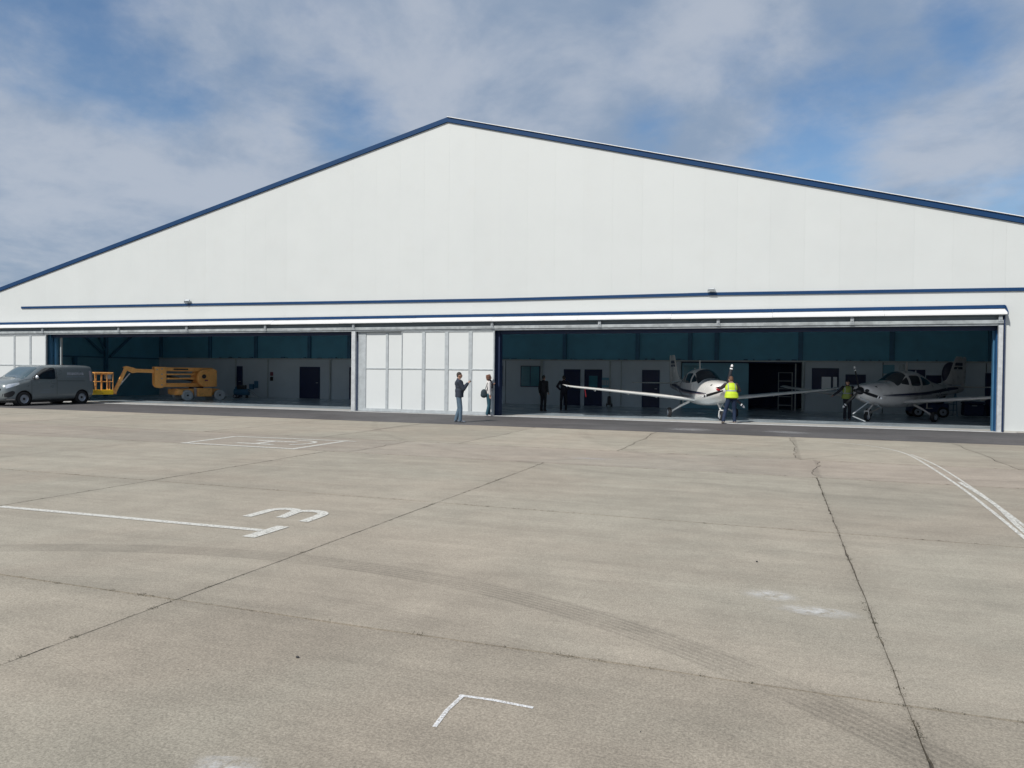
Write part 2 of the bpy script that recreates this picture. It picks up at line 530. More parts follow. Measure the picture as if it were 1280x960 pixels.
# ------------------------------------------------------------------ ground
me_g = MB()
me_g.add([(-3000, -3000, -0.045), (3000, -3000, -0.045), (3000, 3000, -0.045), (-3000, 3000, -0.045)], [(0, 1, 2, 3)])
ground = tag(me_g.build('ground', 'ground'), 'flat pale concrete ground reaching to the horizon', None, kind='structure')
apron = bpy.data.objects.new('apron', None)
C.objects.link(apron)
tag(apron, 'grey concrete apron of large jointed slabs in front of the hangar', None, kind='structure')
joint = MB().add([(-59, -20, -0.016), (40, -20, -0.016), (40, 22.8, -0.016), (-59, 22.8, -0.016)], [(0, 1, 2, 3)]).build('joint_filler', 'filler', apron)
rows = [(-19.2, -14.4), (-14.4, -9.6), (-9.6, -4.8), (-4.8, -0.2), (-0.2, 4.41), (4.41, 9.0), (9.0, 13.82), (13.82, 16.66), (16.66, 22.75)]


def jagged(p0, p1, amp, seed, gap):
    """points from p0 to p1 (p1 left out), pulled off the straight by a small wander"""
    rnd = random.Random(seed)
    p0, p1 = Vector(p0), Vector(p1)
    L = (p1 - p0).length
    n = max(2, int(L / 0.09))
    nrm = Vector((-(p1 - p0).y, (p1 - p0).x)).normalized()
    out = []
    w = 0.0
    for i in range(n):
        w = w * 0.85 + rnd.uniform(-1, 1) * amp * 0.5
        chip = rnd.random()
        d = gap / 2 + max(-0.6 * gap / 2, w * 0.5) + (rnd.uniform(0.004, 0.014) if chip > 0.93 else 0)
        if i == 0:
            d = gap / 2
        out.append((p0 + (p1 - p0) * (i / n) + nrm * d))
    return out


zig_store = {}


def zigzag(x, y0, y1, key):
    if key not in zig_store:
        rnd = random.Random(hash(key) % 1000)
        ys, xs = [], []
        n = 16
        off = 0
        for i in range(n + 1):
            ys.append(y0 + (y1 - y0) * i / n)
            off = off * 0.8 + rnd.uniform(-0.07, 0.07)
            xs.append(x + (off if 0 < i < n else 0))
        zig_store[key] = list(zip(xs, ys))
    return zig_store[key]


slab_i = 0
for (y0, y1) in rows:
    if y1 > 20:
        base = -7.33
        xs = [base + 3.92 * k for k in range(-13, 13)]
    elif y1 > 16:
        xs = [-8.72 + 9.48 * k for k in range(-5, 6)]
    else:
        xs = [-4.27 + 4.95 * k for k in range(-11, 9)]
    crooked = y1 > 16
    for a, b in zip(xs[:-1], xs[1:]):
        cx, cy = (a + b) / 2, (y0 + y1) / 2
        near = (abs(cx) < 14 and y0 > -1)
        gap = 0.014 if near else 0.02
        amp = 0.010
        hx, hy = (b - a) / 2, (y1 - y0) / 2
        if not near:
            pts = [Vector((-hx + .01, -hy + .01)), Vector((hx - .01, -hy + .01)), Vector((hx - .01, hy - .01)), Vector((-hx + .01, hy - .01))]
        else:
            def edge(p, q, sd):
                # counter-clockwise outline: the inside is to the left of each edge
                return jagged(p, q, amp, sd, 0.024 if abs(p[1] - q[1]) < 1e-6 else 0.009)
            pts = edge((-hx, -hy), (hx, -hy), slab_i * 4)
            if crooked:
                z = zigzag(b, y0, y1, (round(b, 2), y0))
                pts += [Vector((zx - cx - gap / 2, zy - cy)) for zx, zy in z]
            else:
                pts += edge((hx, -hy), (hx, hy), slab_i * 4 + 1)
            pts += edge((hx, hy), (-hx, hy), slab_i * 4 + 2)
            if crooked:
                z = zigzag(a, y0, y1, (round(a, 2), y0))
                pts += [Vector((zx - cx + gap / 2, zy - cy)) for zx, zy in reversed(z)]
            else:
                pts += edge((-hx, hy), (-hx, -hy), slab_i * 4 + 3)
        if near:
            q = []
            for pt in pts:
                wv = mathutils.noise.noise_vector(Vector(((pt.x + cx) * 1.3, (pt.y + cy) * 1.3, 3))) * .010 + mathutils.noise.noise_vector(Vector(((pt.x + cx) * 7, (pt.y + cy) * 7, 7))) * .004
                q.append(Vector((pt.x + wv.x, pt.y + wv.y)))
            pts = q
        n = len(pts)
        dz = random.uniform(-0.0012, 0.0012)
        mb = MB()
        mb.add([(p.x, p.y, dz) for p in pts] + [(p.x, p.y, -0.03) for p in pts],
               [tuple(range(n))] + [(i, n + i, n + (i + 1) % n, (i + 1) % n) for i in range(n)])
        o = mb.build('slab', 'slab_pink' if 14 < cy < 16 else 'slab_near' if cy < 4.3 else 'slab', apron, loc=(cx, cy, 0))
        o['half_size'] = (hx, hy, 0.0)
        slab_i += 1

asp = MB()
pts = []
rnd = random.Random(3)
for i in range(221):
    x = -60 + i * 0.45
    pts.append((x, 22.78 + 0.03 * math.sin(x * 0.7) + rnd.uniform(-0.02, 0.02)))
pts += [(39, 27.875), (-60, 27.875)]
asp.add([(x, y, 0.004) for x, y in pts] + [(x, y, -0.03) for x, y in pts],
        [tuple(range(len(pts)))] + [(i, len(pts) + i, len(pts) + (i + 1) % len(pts), (i + 1) % len(pts)) for i in range(len(pts))])
tag(asp.build('asphalt_strip', 'asphalt'), 'dark asphalt strip running along the hangar doors', None, kind='structure')

# dry weeds and grit caught in the joints
wd = MB()
rnd = random.Random(11)


def tuft(x, y, k, r):
    for _ in range(k):
        a = rnd.uniform(0, 6.28)
        l_ = rnd.uniform(0.005, 0.018)
        px, py = x + rnd.gauss(0, r), y + rnd.gauss(0, r)
        dx, dy = math.cos(a) * l_, math.sin(a) * l_
        wd.add([(px - dy * .14, py + dx * .14, 0.0), (px + dy * .14, py - dx * .14, 0.0), (px + dx * .7, py + dy * .7, rnd.uniform(.002, .009))], [(0, 1, 2)])


for bx_ in (-9.22, -4.27, 0.68, 5.63):
    y = 2.0
    while y < 13.8:
        y += rnd.expovariate(9)
        tuft(bx_ + rnd.gauss(0, .006), y, int(4 + 26 * rnd.random() ** 3), 0.008 + .014 * rnd.random())
for by_ in (4.41, 9.0, 13.82, 16.66):
    x = -16.0
    while x < 9:
        x += rnd.expovariate(7)
        tuft(x, by_ + rnd.gauss(0, .006), int(4 + 26 * rnd.random() ** 3), 0.008 + .014 * rnd.random())
for x, y, k in ((-4.27, 3.55, 130), (-4.27, 3.2, 70), (-4.27, 4.2, 90), (-4.6, 4.41, 90), (-4.27, 6.0, 70), (0.68, 5.9, 60), (0.68, 4.9, 60), (0.68, 4.2, 70), (-1.0, 4.41, 40)):
    tuft(x, y, k // 2, 0.02)
tag(wd.build('joint_weeds', 'weed'), 'dry weeds and grit in the slab joints', 'weeds', kind='stuff')
pb = MB()
for x, y, s_ in ((-2.72, 3.78, .011), (-0.15, 7.3, .010), (-3.2, 3.4, .004), (-0.6, 3.6, .004)):
    pb.ell((x, y, s_ * .6), (s_, s_ * .7, s_ * .7), 7, 5)
tag(pb.build('pebbles', 'black', smooth_=True), 'small dark stones scattered over the concrete', 'stones', kind='stuff')


# ------------------------------------------------------------------ painted markings
def stroke(mb, pts, w, z=0.005):
    """flat ribbon along a polyline of ground points"""
    L, Rr = [], []
    P = [Vector(p) for p in pts]
    for i, p in enumerate(P):
        d = (P[min(i + 1, len(P) - 1)] - P[max(i - 1, 0)]).normalized()
        nrm = Vector((-d.y, d.x))
        L.append((p + nrm * w / 2))
        Rr.append((p - nrm * w / 2))
    n = len(P)
    mb.add([(v.x, v.y, z) for v in L] + [(v.x, v.y, z) for v in Rr], [(i, i + 1, n + i + 1, n + i) for i in range(n - 1)])


def arc(cx, cy, rx, ry, a0, a1, n=16):
    return [(cx + rx * math.cos(R(a0 + (a1 - a0) * i / n)), cy + ry * math.sin(R(a0 + (a1 - a0) * i / n))) for i in range(n + 1)]


# the stand line with its short end bar
mk = MB()
stroke(mk, [(-9.15, 6.55), (-7.5, 6.60), (-6.2, 6.63), (-5.27, 6.66)], 0.10)
stroke(mk, [(-5.18, 6.33), (-5.18, 6.92)], 0.16, 0.0055)
tag(mk.build('stand_line', 'paint'), 'long white stand line with a short bar across its right end', 'ground marking')
# figure 3, lying on its side
mk = MB()
k3 = []
k3 += [(-5.98, 7.15)] + [(-5.98, 7.40)] + arc(-5.80, 7.62, 0.19, 0.26, 175, 10, 12)
stroke(mk, [(-5.93, 7.22), (-5.93, 7.48)] + arc(-5.75, 7.62, 0.19, 0.2, 170, 20, 10) + [(-5.55, 7.52), (-5.52, 7.32)], 0.13)
stroke(mk, [(-5.56, 7.55)] + arc(-5.38, 7.62, 0.21, 0.2, 165, 10, 10) + [(-5.155, 7.52), (-5.13, 7.22)], 0.13, 0.0055)
tag(mk.build('number_marking', 'paint'), 'large white number 3 painted on the slab beside the stand line', 'ground marking')
# box with letter H and a curved stroke
mk = MB()
stroke(mk, [(-13.22, 13.9), (-13.38, 15.85)], 0.13)
stroke(mk, [(-13.3, 13.9), (-10.05, 13.88)], 0.13, 0.0055)
stroke(mk, [(-10.14, 13.8), (-10.14, 16.1)], 0.13)
stroke(mk, [(-13.4, 15.85), (-9.85, 16.02)], 0.11, 0.0055)
tag(mk.build('box_marking', 'paint_thin'), 'white outlined box painted on the apron around the letter H', 'ground marking')
mk = MB()
stroke(mk, [(-12.2, 14.48), (-11.15, 14.48)], 0.14)
stroke(mk, [(-12.15, 15.2), (-11.0, 15.2)], 0.14)
stroke(mk, [(-11.65, 14.5), (-11.65, 15.2)], 0.16, 0.0055)
stroke(mk, [(-11.3, 15.6)] + arc(-10.95, 15.1, 0.42, 0.5, 80, -70, 12), 0.11, 0.0055)
tag(mk.build('letter_marking', 'paint_thin'), 'white letter H and curved stroke inside the painted box', 'ground marking')
# chalk corner
mk = MB()
stroke(mk, [(-1.56, 3.28), (-1.578, 3.47), (-1.57, 3.655)], 0.024)
stroke(mk, [(-1.59, 3.65), (-1.4, 3.662), (-1.17, 3.652)], 0.024, 0.0055)
tag(mk.build('corner_marking', 'chalk'), 'small white sprayed corner mark in the near foreground', 'ground marking')
# taxi lines, converging toward the hangar
tx = MB()


def spline(pts, n=10):
    out = []
    for i in range(len(pts) - 1):
        p0 = Vector(pts[max(i - 1, 0)]); p1 = Vector(pts[i]); p2 = Vector(pts[i + 1]); p3 = Vector(pts[min(i + 2, len(pts) - 1)])
        for k in range(n):
            t = k / n
            out.append(0.5 * ((2 * p1) + (-p0 + p2) * t + (2 * p0 - 5 * p1 + 4 * p2 - p3) * t * t + (-p0 + 3 * p1 - 3 * p2 + p3) * t ** 3))
    out.append(Vector(pts[-1]))
    return out


stroke(tx, spline([(1.35, 21.5), (2.05, 21.0), (2.55, 20.15), (2.82, 18.9), (2.86, 16.7), (2.80, 13.6), (2.70, 11.4), (2.60, 9.7), (2.45, 7.5)]), 0.05)
stroke(tx, spline([(2.90, 18.9), (3.03, 16.7), (2.96, 13.6), (2.86, 11.4), (2.77, 9.9), (2.62, 7.5)]), 0.042, 0.0055)
tag(tx.build('taxi_line', 'paint_thin'), 'worn white double taxi line curving away toward the hangar', 'ground marking')
tx = MB()
stroke(tx, spline([(2.91, 14.2), (2.88, 12.0), (2.70, 10.0), (2.53, 7.5)]), 0.065, 0.006)
tag(tx.build('taxi_line', 'paint_thin'), 'thin third white line between the two taxi lines at right', 'ground marking')


def smudge(x, y, hx, hy, rot, m, label):
    v = [Matrix.Rotation(rot, 2) @ Vector((a * hx, b * hy)) for a, b in ((-1, -1), (1, -1), (1, 1), (-1, 1))]
    o = MB().add([(p.x, p.y, 0) for p in v], [(0, 1, 2, 3)]).build('paint_smudge', m, loc=(x, y, 0.0045))
    tag(o, label, 'ground marking')


smudge(-0.02, 6.22, 0.26, 0.17, -0.1, 'smudge', 'pale chalky smudge on the slab, left of the two near the joint')
smudge(0.30, 5.92, 0.36, 0.13, -0.15, 'smudge', 'pale streaky smudge touching the long joint at right')
smudge(-2.25, 2.62, 0.2, 0.09, 0.3, 'smudge', 'white scuff at the bottom edge of the foreground')
smudge(-2.6, 24.3, 0.9, 0.5, 0.5, 'scuff', 'pale chalk scuff on the asphalt in front of the white aircraft')
smudge(0.3, 24.6, 0.8, 0.5, -0.4, 'scuff', 'pale chalk scuff on the asphalt right of the aircraft nose')
smudge(-3.6, 14.9, 0.7, 0.16, 0.1, 'scuff', 'faint pale streak on the mid apron slab')

# ------------------------------------------------------------------ hangar shell
FY = 28.15                                # face of the gable wall
XL, XR = -44.0, 18.0
AX, AZ = -13.04, 12.14
SL, SR = 0.2405, 0.2625


def zroof(x):
    return AZ - (AX - x) * SL if x < AX else AZ - (x - AX) * SR


hangar = thing('hangar', 'large white gabled aircraft hangar with navy trim and sliding doors', 'hangar', (-13, FY, 0))
OFF = Vector((13, -FY, 0))                # world -> hangar-local offset


def hb(name, m, x0, x1, y0, y1, z0, z1, parent=None, bevel=0.0, label=None):
    return boxpart(name, m, parent or hangar, x0 + 13, x1 + 13, y0 - FY, y1 - FY, z0, z1, bevel, label)


def hp(name, m, poly, y0, y1):
    return MB().prism([(x + 13, z) for x, z in poly], y0 - FY, y1 - FY, 'y').build(name, m, hangar)


PITCH = 1.15
x = XL
while x < XR - 0.01:
    a, b = x + 0.0006, min(x + PITCH, XR) - 0.0006
    zb = 3.72
    if a > 6.97 - 0.3 or b < -42.3:
        zb = 0.03
    if a < 6.97 < b:
        # split panel beside the right-hand door
        hp('wall_panel', 'white', [(a, 3.72), (6.97, 3.72), (6.97, zroof(6.97)), (a, zroof(a))], FY, FY + 0.08)
        a = 6.972
        zb = 0.03
    poly = [(a, zb), (b, zb), (b, zroof(b))]
    if a < AX < b:
        poly.append((AX, AZ))
    poly.append((a, zroof(a)))
    hp('wall_panel', 'white', poly, FY + random.uniform(0, 0.0015), FY + 0.08)
    x += PITCH
# backing behind the panel joints
hp('wall_lining', 'white', [(XL + .02, 3.74), (XR - .02, 3.74), (XR - .02, zroof(XR) - .03), (AX, AZ - .03), (XL + .02, zroof(XL) - .03)], FY + 0.085, FY + 0.2)
hb('wall_lining', 'white', 7.0, XR, FY + .085, FY + .2, 0, 3.73)
hb('wall_lining', 'white', XL, -42.3, FY + .085, FY + .2, 0, 3.73)
# roof sheets, verge trim
YB = 47.0
for (x0, x1) in ((XL - .15, AX), (AX, XR + .15)):
    z0, z1 = zroof(x0), zroof(x1)
    hp('roof', 'roof', [(x0, z0 + .14), (x1, z1 + .14), (x1, z1 + .196), (x0, z0 + .196)], FY + 0.102, YB)
    hp('roof_lining', 'ceiling', [(x0 + .2, zroof(x0 + .2) - .02), (x1, z1 - .02), (x1, z1 + .10), (x0 + .2, zroof(x0 + .2) + .10)] if x0 < AX else
       [(x0, z0 - .02), (x1 - .2, zroof(x1 - .2) - .02), (x1 - .2, zroof(x1 - .2) + .10), (x0, z0 + .10)], FY + .21, YB - .2)
for (x0, x1) in ((XL - .15, AX), (AX, XR + .15)):
    n = 5
    for k in range(n):
        a = x0 + (x1 - x0) * k / n
        b = x0 + (x1 - x0) * (k + 1) / n
        o = hp('verge_trim', 'blue', [(a, zroof(a) + .01), (b, zroof(b) + .01), (b, zroof(b) + .20), (a, zroof(a) + .20)], FY - 0.07 + .002 * (k % 2), FY + 0.10)
hp('verge_cap', 'white_bright', [(AX, AZ + .201), (XR + .15, zroof(XR + .15) + .201), (XR + .15, zroof(XR + .15) + .222), (AX, AZ + .222)], FY - .12, FY + .12)
# side and rear walls
hb('side_wall', 'ceiling', XL, XL + .15, FY + .2, YB, 0, zroof(XL))
hb('side_wall', 'ceiling', XR - .15, XR, FY + .2, YB, 0, zroof(XR))
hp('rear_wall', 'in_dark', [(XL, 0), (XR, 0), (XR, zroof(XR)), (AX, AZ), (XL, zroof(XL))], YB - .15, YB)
# long navy rail above the canopy
seg = [(-37.7, 4.93), (-26.6, 4.86), (-10.8, 4.735), (-2.3, 4.755), (7.6, 4.66), (18.02, 4.60)]
for (a, za), (b, zb2) in zip(seg[:-1], seg[1:]):
    hp('trim_rail', 'blue', [(a, za - .065), (b, zb2 - .065), (b, zb2 + .045), (a, za + .045)], FY - .05, FY)
# canopy over the doors: flashing, sloped white face, soffit
CX0, CX1 = -43.0, 6.97
xs = [CX0 + (CX1 - CX0) * k / 14 for k in range(15)]
rnd = random.Random(5)
for a, b in zip(xs[:-1], xs[1:]):
    a2, b2 = a + .004, b - .004
    e = rnd.uniform(-.006, .006)
    MB().prism([(y - FY, z) for y, z in ((FY - .05, 4.045), (FY, 4.045), (FY, 4.16), (FY - .05, 4.15))], a2 + 13, b2 + 13, 'x').build('canopy_flashing', 'blue', hangar)
    MB().prism([(y - FY, z + e) for y, z in ((FY - .003, 4.04), (FY - .34, 3.89), (FY - .34, 3.83), (FY - .31, 3.83), (FY - .31, 3.86), (FY - .003, 4.0))], a2 + 13, b2 + 13, 'x').build('canopy_sheet', 'white_bright', hangar)
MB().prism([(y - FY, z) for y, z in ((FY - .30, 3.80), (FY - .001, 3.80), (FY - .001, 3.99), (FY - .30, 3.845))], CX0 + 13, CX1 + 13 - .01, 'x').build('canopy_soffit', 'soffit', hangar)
MB().prism([(y - FY, z) for y, z in ((FY - .36, 3.81), (FY, 3.90), (FY, 4.14), (FY - .06, 4.14), (FY - .36, 3.91))], CX1 + 13.0, CX1 + 13.02, 'x').build('canopy_end', 'blue', hangar)
# door track: two channels hung under the canopy
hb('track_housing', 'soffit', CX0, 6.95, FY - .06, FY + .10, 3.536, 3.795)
tr = hb('door_track', 'track', CX0, 6.90, FY - .21, FY - .08, 3.535, 3.655, bevel=0.012)
hb('track_lip', 'galv_dark', CX0, 6.90, FY - .17, FY + .06, 3.48, 3.533)
hb('head_beam', 'blue_dark', -36.0, -17.6, FY + .14, FY + .34, 3.34, 3.72)
hb('head_beam', 'blue_dark', -10.8, 6.9, FY + .14, FY + .34, 3.34, 3.72)
hb('head_beam', 'blue_dark', -17.6, -10.8, FY + .24, FY + .34, 3.34, 3.72)
for bx_ in (-40.2, -35.9, -30.72, -26.47, -21.96, -17.34, -10.88, -6.45, -2.04, 2.41, 6.80):
    mb = MB()
    X0 = bx_ + 13
    mb.box(X0 - .055, X0 + .055, -.25, -.213, 3.60, 3.80).box(X0 - .075, X0 + .075, -.235, -.213, 3.55, 3.62).box(X0 - .02, X0 + .02, -.27, -.25, 3.66, 3.74)
    mb.build('track_bracket', 'galv_dark', hangar)
# jambs and posts
hb('post', 'galv', -17.44, -17.25, FY - .22, FY - .10, 0.01, 3.478, bevel=.008)
hb('post', 'galv', 6.76, 6.89, FY - .22, FY - .10, 0.01, 3.478, bevel=.008)
hb('jamb_trim', 'blue_dark', 6.905, 6.945, FY - .20, FY - .002, 0.01, 3.80)
hb('jamb', 'jamb_blue', 6.78, 6.98, FY + .10, FY + .55, 0.01, 3.34)
hb('jamb', 'in_steel', 6.735, 6.775, FY + .30, FY + .45, 0.01, 3.34)
hb('jamb', 'blue_dark', -10.86, -10.66, FY + .09, FY + .42, 0.01, 3.50)
hb('jamb', 'in_steel', -35.99, -35.74, FY + .09, FY + .24, 0.01, 3.50)
hb('jamb', 'in_steel', -35.73, -35.58, FY + .28, FY + .42, 0.01, 3.34)
hb('jamb', 'pipe', -35.52, -35.44, FY + .46, FY + .54, 0.01, 3.34)
hb('jamb', 'blue_dark', -17.62, -17.36, FY + .24, FY + .42, 0.01, 3.34)
# floor track, and sill carried inward as a pale strip imitating sunlit floor
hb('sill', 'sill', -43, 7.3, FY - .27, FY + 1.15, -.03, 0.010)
hb('floor_track', 'galv', -43, 6.9, FY - .22, FY - .10, 0.009, 0.022)
hb('kerb_flashing', 'sill', 7.0, XR, FY - .06, FY - .002, 0.0, 0.05)


def leaf(x0, x1, cuts, y, label, zmid=1.88):
    """sliding door leaf: steel frame members and infill panels in two tiers"""
    z0, z1 = 0.03, 3.475
    x0, x1 = x0 * .9936, x1 * .9936
    cuts = [(a * .9936, b * .9936) for a, b in cuts]
    lf = bpy.data.objects.new('door_leaf', None)
    C.objects.link(lf)
    lf.parent = hangar
    lf.location = (x0 + 13, y - FY, 0)
    lf['label'] = label
    Wd = x1 - x0
    boxpart('top_rail', 'frame', lf, 0, Wd, -.03, .05, z1 - .05, z1, .006)
    boxpart('bottom_rail', 'frame', lf, 0, Wd, -.03, .05, z0, z0 + .13, .006)
    edges = [0.0]
    for a, b in cuts:
        edges += [a - x0, b - x0]
    edges.append(Wd)
    for k in range(0, len(edges), 2):
        a, b = edges[k], edges[k + 1]
        if b - a > .01:
            boxpart('stile', 'frame', lf, a, b, -.032, .05, z0 + .131, z1 - .051, .006)
    for a, b in cuts:
        a, b = a - x0, b - x0
        boxpart('mid_rail', 'frame', lf, a + .001, b - .001, -.025, .045, zmid - .024, zmid + .024, .004)
        boxpart('infill_panel', 'leaf', lf, a + .001, b - .001, 0.0, .03, z0 + .131, zmid - .025)
        boxpart('infill_panel', 'leaf', lf, a + .001, b - .001, 0.0, .03, zmid + .025, z1 - .051)


def leaf_handle(x, z):
    mb = MB().box(-.02, .02, -.075, -.055, 0, .32).box(-.02, .02, -.055, 0, .02, .05).box(-.02, .02, -.055, 0, .27, .30)
    mb.build('leaf_handle', 'galv_dark', hangar, loc=(x + 13, -.146, z))


leaf_handle(-10.87, 1.0)
leaf(-17.34, -15.03, [(-16.93, -15.95), (-15.83, -15.17)], FY - .01, 'white sliding leaf beside the steel post, half overlapped by the next')
leaf(-15.13, -10.87, [(-15.10, -14.16), (-14.01, -13.10), (-12.93, -12.02), (-11.86, -10.93)], FY - .115, 'wide white sliding leaf in the middle of the front, four bays')
leaf(-42.9, -39.5, [(-42.8, -41.8), (-41.68, -40.68), (-40.55, -39.6)], FY - .01, 'white sliding leaf at the far left end')
leaf(-39.6, -36.0, [(-39.48, -38.37), (-38.27, -37.20), (-37.08, -36.06)], FY - .115, 'white sliding leaf behind the grey van')
# narrow shaded return between post and leaf
hb('door_return', 'galv_dark', -17.24, -17.02, FY + .06, FY + .10, 0.03, 3.5)
hb('door_return', 'blue_dark', -17.24, -17.02, FY + .05, FY + .058, 2.55, 2.60)


def flood(x, z, tilt, yaw, label):
    t = thing('flood_light', label, 'lamp', (x, FY, z), yaw, 'flood lights above the hangar doors')
    mb = MB().box(-.15, .15, -.05, .05, -.10, .10)
    for k in range(6):
        mb.box(-.13 + k * .05, -.118 + k * .05, .05, .085, -.08, .08)
    h = mb.build('lamp_body', 'galv_dark', t, loc=(0, -.22, .13), bevel=.006)
    h.rotation_euler = (tilt, 0, 0)
    g = boxpart('lens', 'lamp', h, -.125, .125, -.056, -.051, -.08, .08)
    MB().box(-.18, -.155, -.25, 0, .0, .025).box(.155, .18, -.25, 0, .0, .025).box(-.18, .18, -.03, -.005, -.02, .05).tube((-.18, -.22, .02), (-.18, -.22, .14), .012).tube((.18, -.22, .02), (.18, -.22, .14), .012).build('bracket', 'galv_dark', t)
    t.scale = (.75, .75, .75)
    return t


flood(-26.6, 4.92, R(-55), R(25), 'small grey flood light tilted down above the left opening')
flood(-2.3, 4.79, R(-70), 0, 'small grey flood light above the right opening')

# ------------------------------------------------------------------ hangar interior
WY = 39.6
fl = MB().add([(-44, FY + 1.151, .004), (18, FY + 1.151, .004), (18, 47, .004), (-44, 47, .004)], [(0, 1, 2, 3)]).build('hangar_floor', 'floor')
tag(fl, 'dark glossy painted hangar floor', None, kind='structure')
part = thing('partition_wall', 'grey interior partition wall with navy doors and teal upper cladding coloured dark as if shaded', 'wall', (0, WY, 0))


def pbx(name, m, x0, x1, y0, y1, z0, z1, label=None, parent=None, bevel=0):
    return boxpart(name, m, parent or part, x0, x1, y0 - WY, y1 - WY, z0, z1, bevel, label)


cuts = [(-44, -26.25), (-26.2, -14.6), (-14.55, -12.45), (-12.4, -8.55), (-8.5, -4.76), (1.32, 4.8), (4.85, 9.1), (9.15, 18)]
for a, b in cuts:
    pbx('lower_panel', 'in_wall', a, b, WY, WY + .12, 0.0, 2.46)
pbx('ledge', 'pipe', -44, 18, WY - .10, WY + .12, 2.461, 2.53)
up_x = [-44, -39.8, -35.6, -31.9, -27.8, -24.9, -21, -17, -11.1, -7.05, -4.3, -2.95, 1.1, 5.2, 9.3, 13.5, 18]
for a, b in zip(up_x[:-1], up_x[1:]):
    pbx('upper_panel', 'in_upper', a + .02, b - .02, WY + .10, WY + .22, 2.531, 9.5 if b < 6 else 6.5)
for xx in up_x[1:-1]:
    pbx('column', 'in_steel', xx - .11, xx + .11, WY - .02, WY + .099, 2.54, 8.6 if xx < 5 else 5)
mb = MB()
rnd = random.Random(9)
for k in range(70):
    xx = rnd.uniform(-38, 9)
    w_, h_ = rnd.uniform(.06, .3), rnd.uniform(.02, .09)
    mb.box(xx, xx + w_, -.08, .02, 2.531, 2.531 + h_)
o = mb.build('ledge_clutter', 'in_steel', part)
o['kind'] = 'stuff'


def idoor(x0, x1, h=1.95, m='door_navy', label=None, window=False):
    d = pbx('door', m, x0, x1, WY - .035, WY - .002, 0.01, h, label, bevel=.004)
    mb = MB().box(x0 - .05, x0, -.05, -.002, 0.01, h + .05).box(x1, x1 + .05, -.05, -.002, 0.01, h + .05).box(x0, x1, -.05, -.002, h, h + .05)
    mb.build('door_frame', 'in_dark', d)
    MB().tube((x1 - .08, -.08, 1.0), (x1 - .2, -.08, 1.0), .012).tube((x1 - .08, -.08, 1.0), (x1 - .08, -.03, 1.0), .012).build('handle', 'galv', d)
    if window:
        boxpart('pane', 'teal_glass', d, x0 + .2, x1 - .2, -.042, -.036, .95, 1.65)
    return d


idoor(-28.41, -27.02)
idoor(-24.78, -24.3)
idoor(-33.3, -32.95)
idoor(-11.07, -10.23)
idoor(-9.89, -9.01, window=True)
idoor(-6.73, -5.90)
idoor(9.13, 9.6)


def iwin(x0, x1, z0, z1, m='teal_glass', mull=0):
    w = pbx('window', m, x0, x1, WY - .03, WY - .002, z0, z1)
    mb = MB().box(x0 - .04, x0, -.045, -.002, z0 - .04, z1 + .04).box(x1, x1 + .04, -.045, -.002, z0 - .04, z1 + .04)
    mb.box(x0, x1, -.045, -.002, z1, z1 + .04).box(x0, x1, -.06, -.002, z0 - .04, z0)
    for k in range(mull):
        xx = x0 + (x1 - x0) * (k + 1) / (mull + 1)
        mb.box(xx - .02, xx + .02, -.04, -.031, z0, z1)
    mb.build('window_frame', 'in_dark', w)
    return w


iwin(-13.61, -12.55, 1.03, 2.13, mull=1)
iwin(-15.2, -14.8, 1.03, 2.12)
iwin(1.68, 2.83, 1.12, 2.13, 'door_navy', 1)
iwin(3.21, 4.03, 1.41, 1.83, 'door_navy')
iwin(5.93, 6.58, 1.64, 2.09, 'door_navy', 1)
iwin(6.70, 7.25, 1.47, 1.83, 'door_navy')
for xx, w_ in ((-30.87, .07), (-26.2, .12), (-12.4, .13), (-8.52, .07), (-20.5, .09), (-33.4, .07), (1.24, .15), (-7.9, .05)):
    MB().tube((xx, -.07, .01), (xx, -.07, 2.46), w_ / 2, n=10).build('pipe', 'pipe', part, smooth_=True)
pbx('notice_board', 'in_teal', -8.99, -8.58, WY - .03, WY - .004, 1.04, 1.56, bevel=.004)
for k in range(3):
    pbx('notice', 'pipe', -8.96 + .13 * k, -8.86 + .13 * k, WY - .035, WY - .031, 1.15, 1.42)
pbx('switch_box', 'in_steel', -32.28, -31.98, WY - .14, WY - .004, 0.5, .85, bevel=.008)
pbx('switch_box', 'in_steel', -31.9, -31.65, WY - .12, WY - .004, .6, 1.05, bevel=.008)
pbx('sign', 'stripe_red', -30.72, -30.5, WY - .03, WY - .004, 1.4, 1.64)
pbx('sign', 'black', -30.72, -30.5, WY - .03, WY - .004, 1.08, 1.34)
pbx('notice_board', 'in_teal', 4.82, 5.31, WY - .03, WY - .004, 1.93, 2.35, bevel=.004)
# recess to the dark bay behind: jambs, teal side panel, rear
pbx('recess_side', 'in_wall', -4.88, -4.76, WY + .121, 44, 0.0, 2.46)
pbx('recess_side', 'in_wall', 1.32, 1.44, WY + .121, 44, 0.0, 2.46)
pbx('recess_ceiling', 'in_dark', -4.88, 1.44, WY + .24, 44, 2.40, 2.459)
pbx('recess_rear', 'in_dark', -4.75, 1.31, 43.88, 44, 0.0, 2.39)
pbx('bay_door', 'in_teal', -4.72, -1.36, WY + .14, WY + .20, 0.01, 2.39, 'teal sliding panel closing the left half of the bay')
pbx('bay_glass', 'teal_glass', -4.60, -3.7, WY + .13, WY + .139, 1.3, 2.25)
pbx('bay_door_edge', 'galv_dark', .86, .92, WY + .14, WY + .2, 0.01, 2.39)

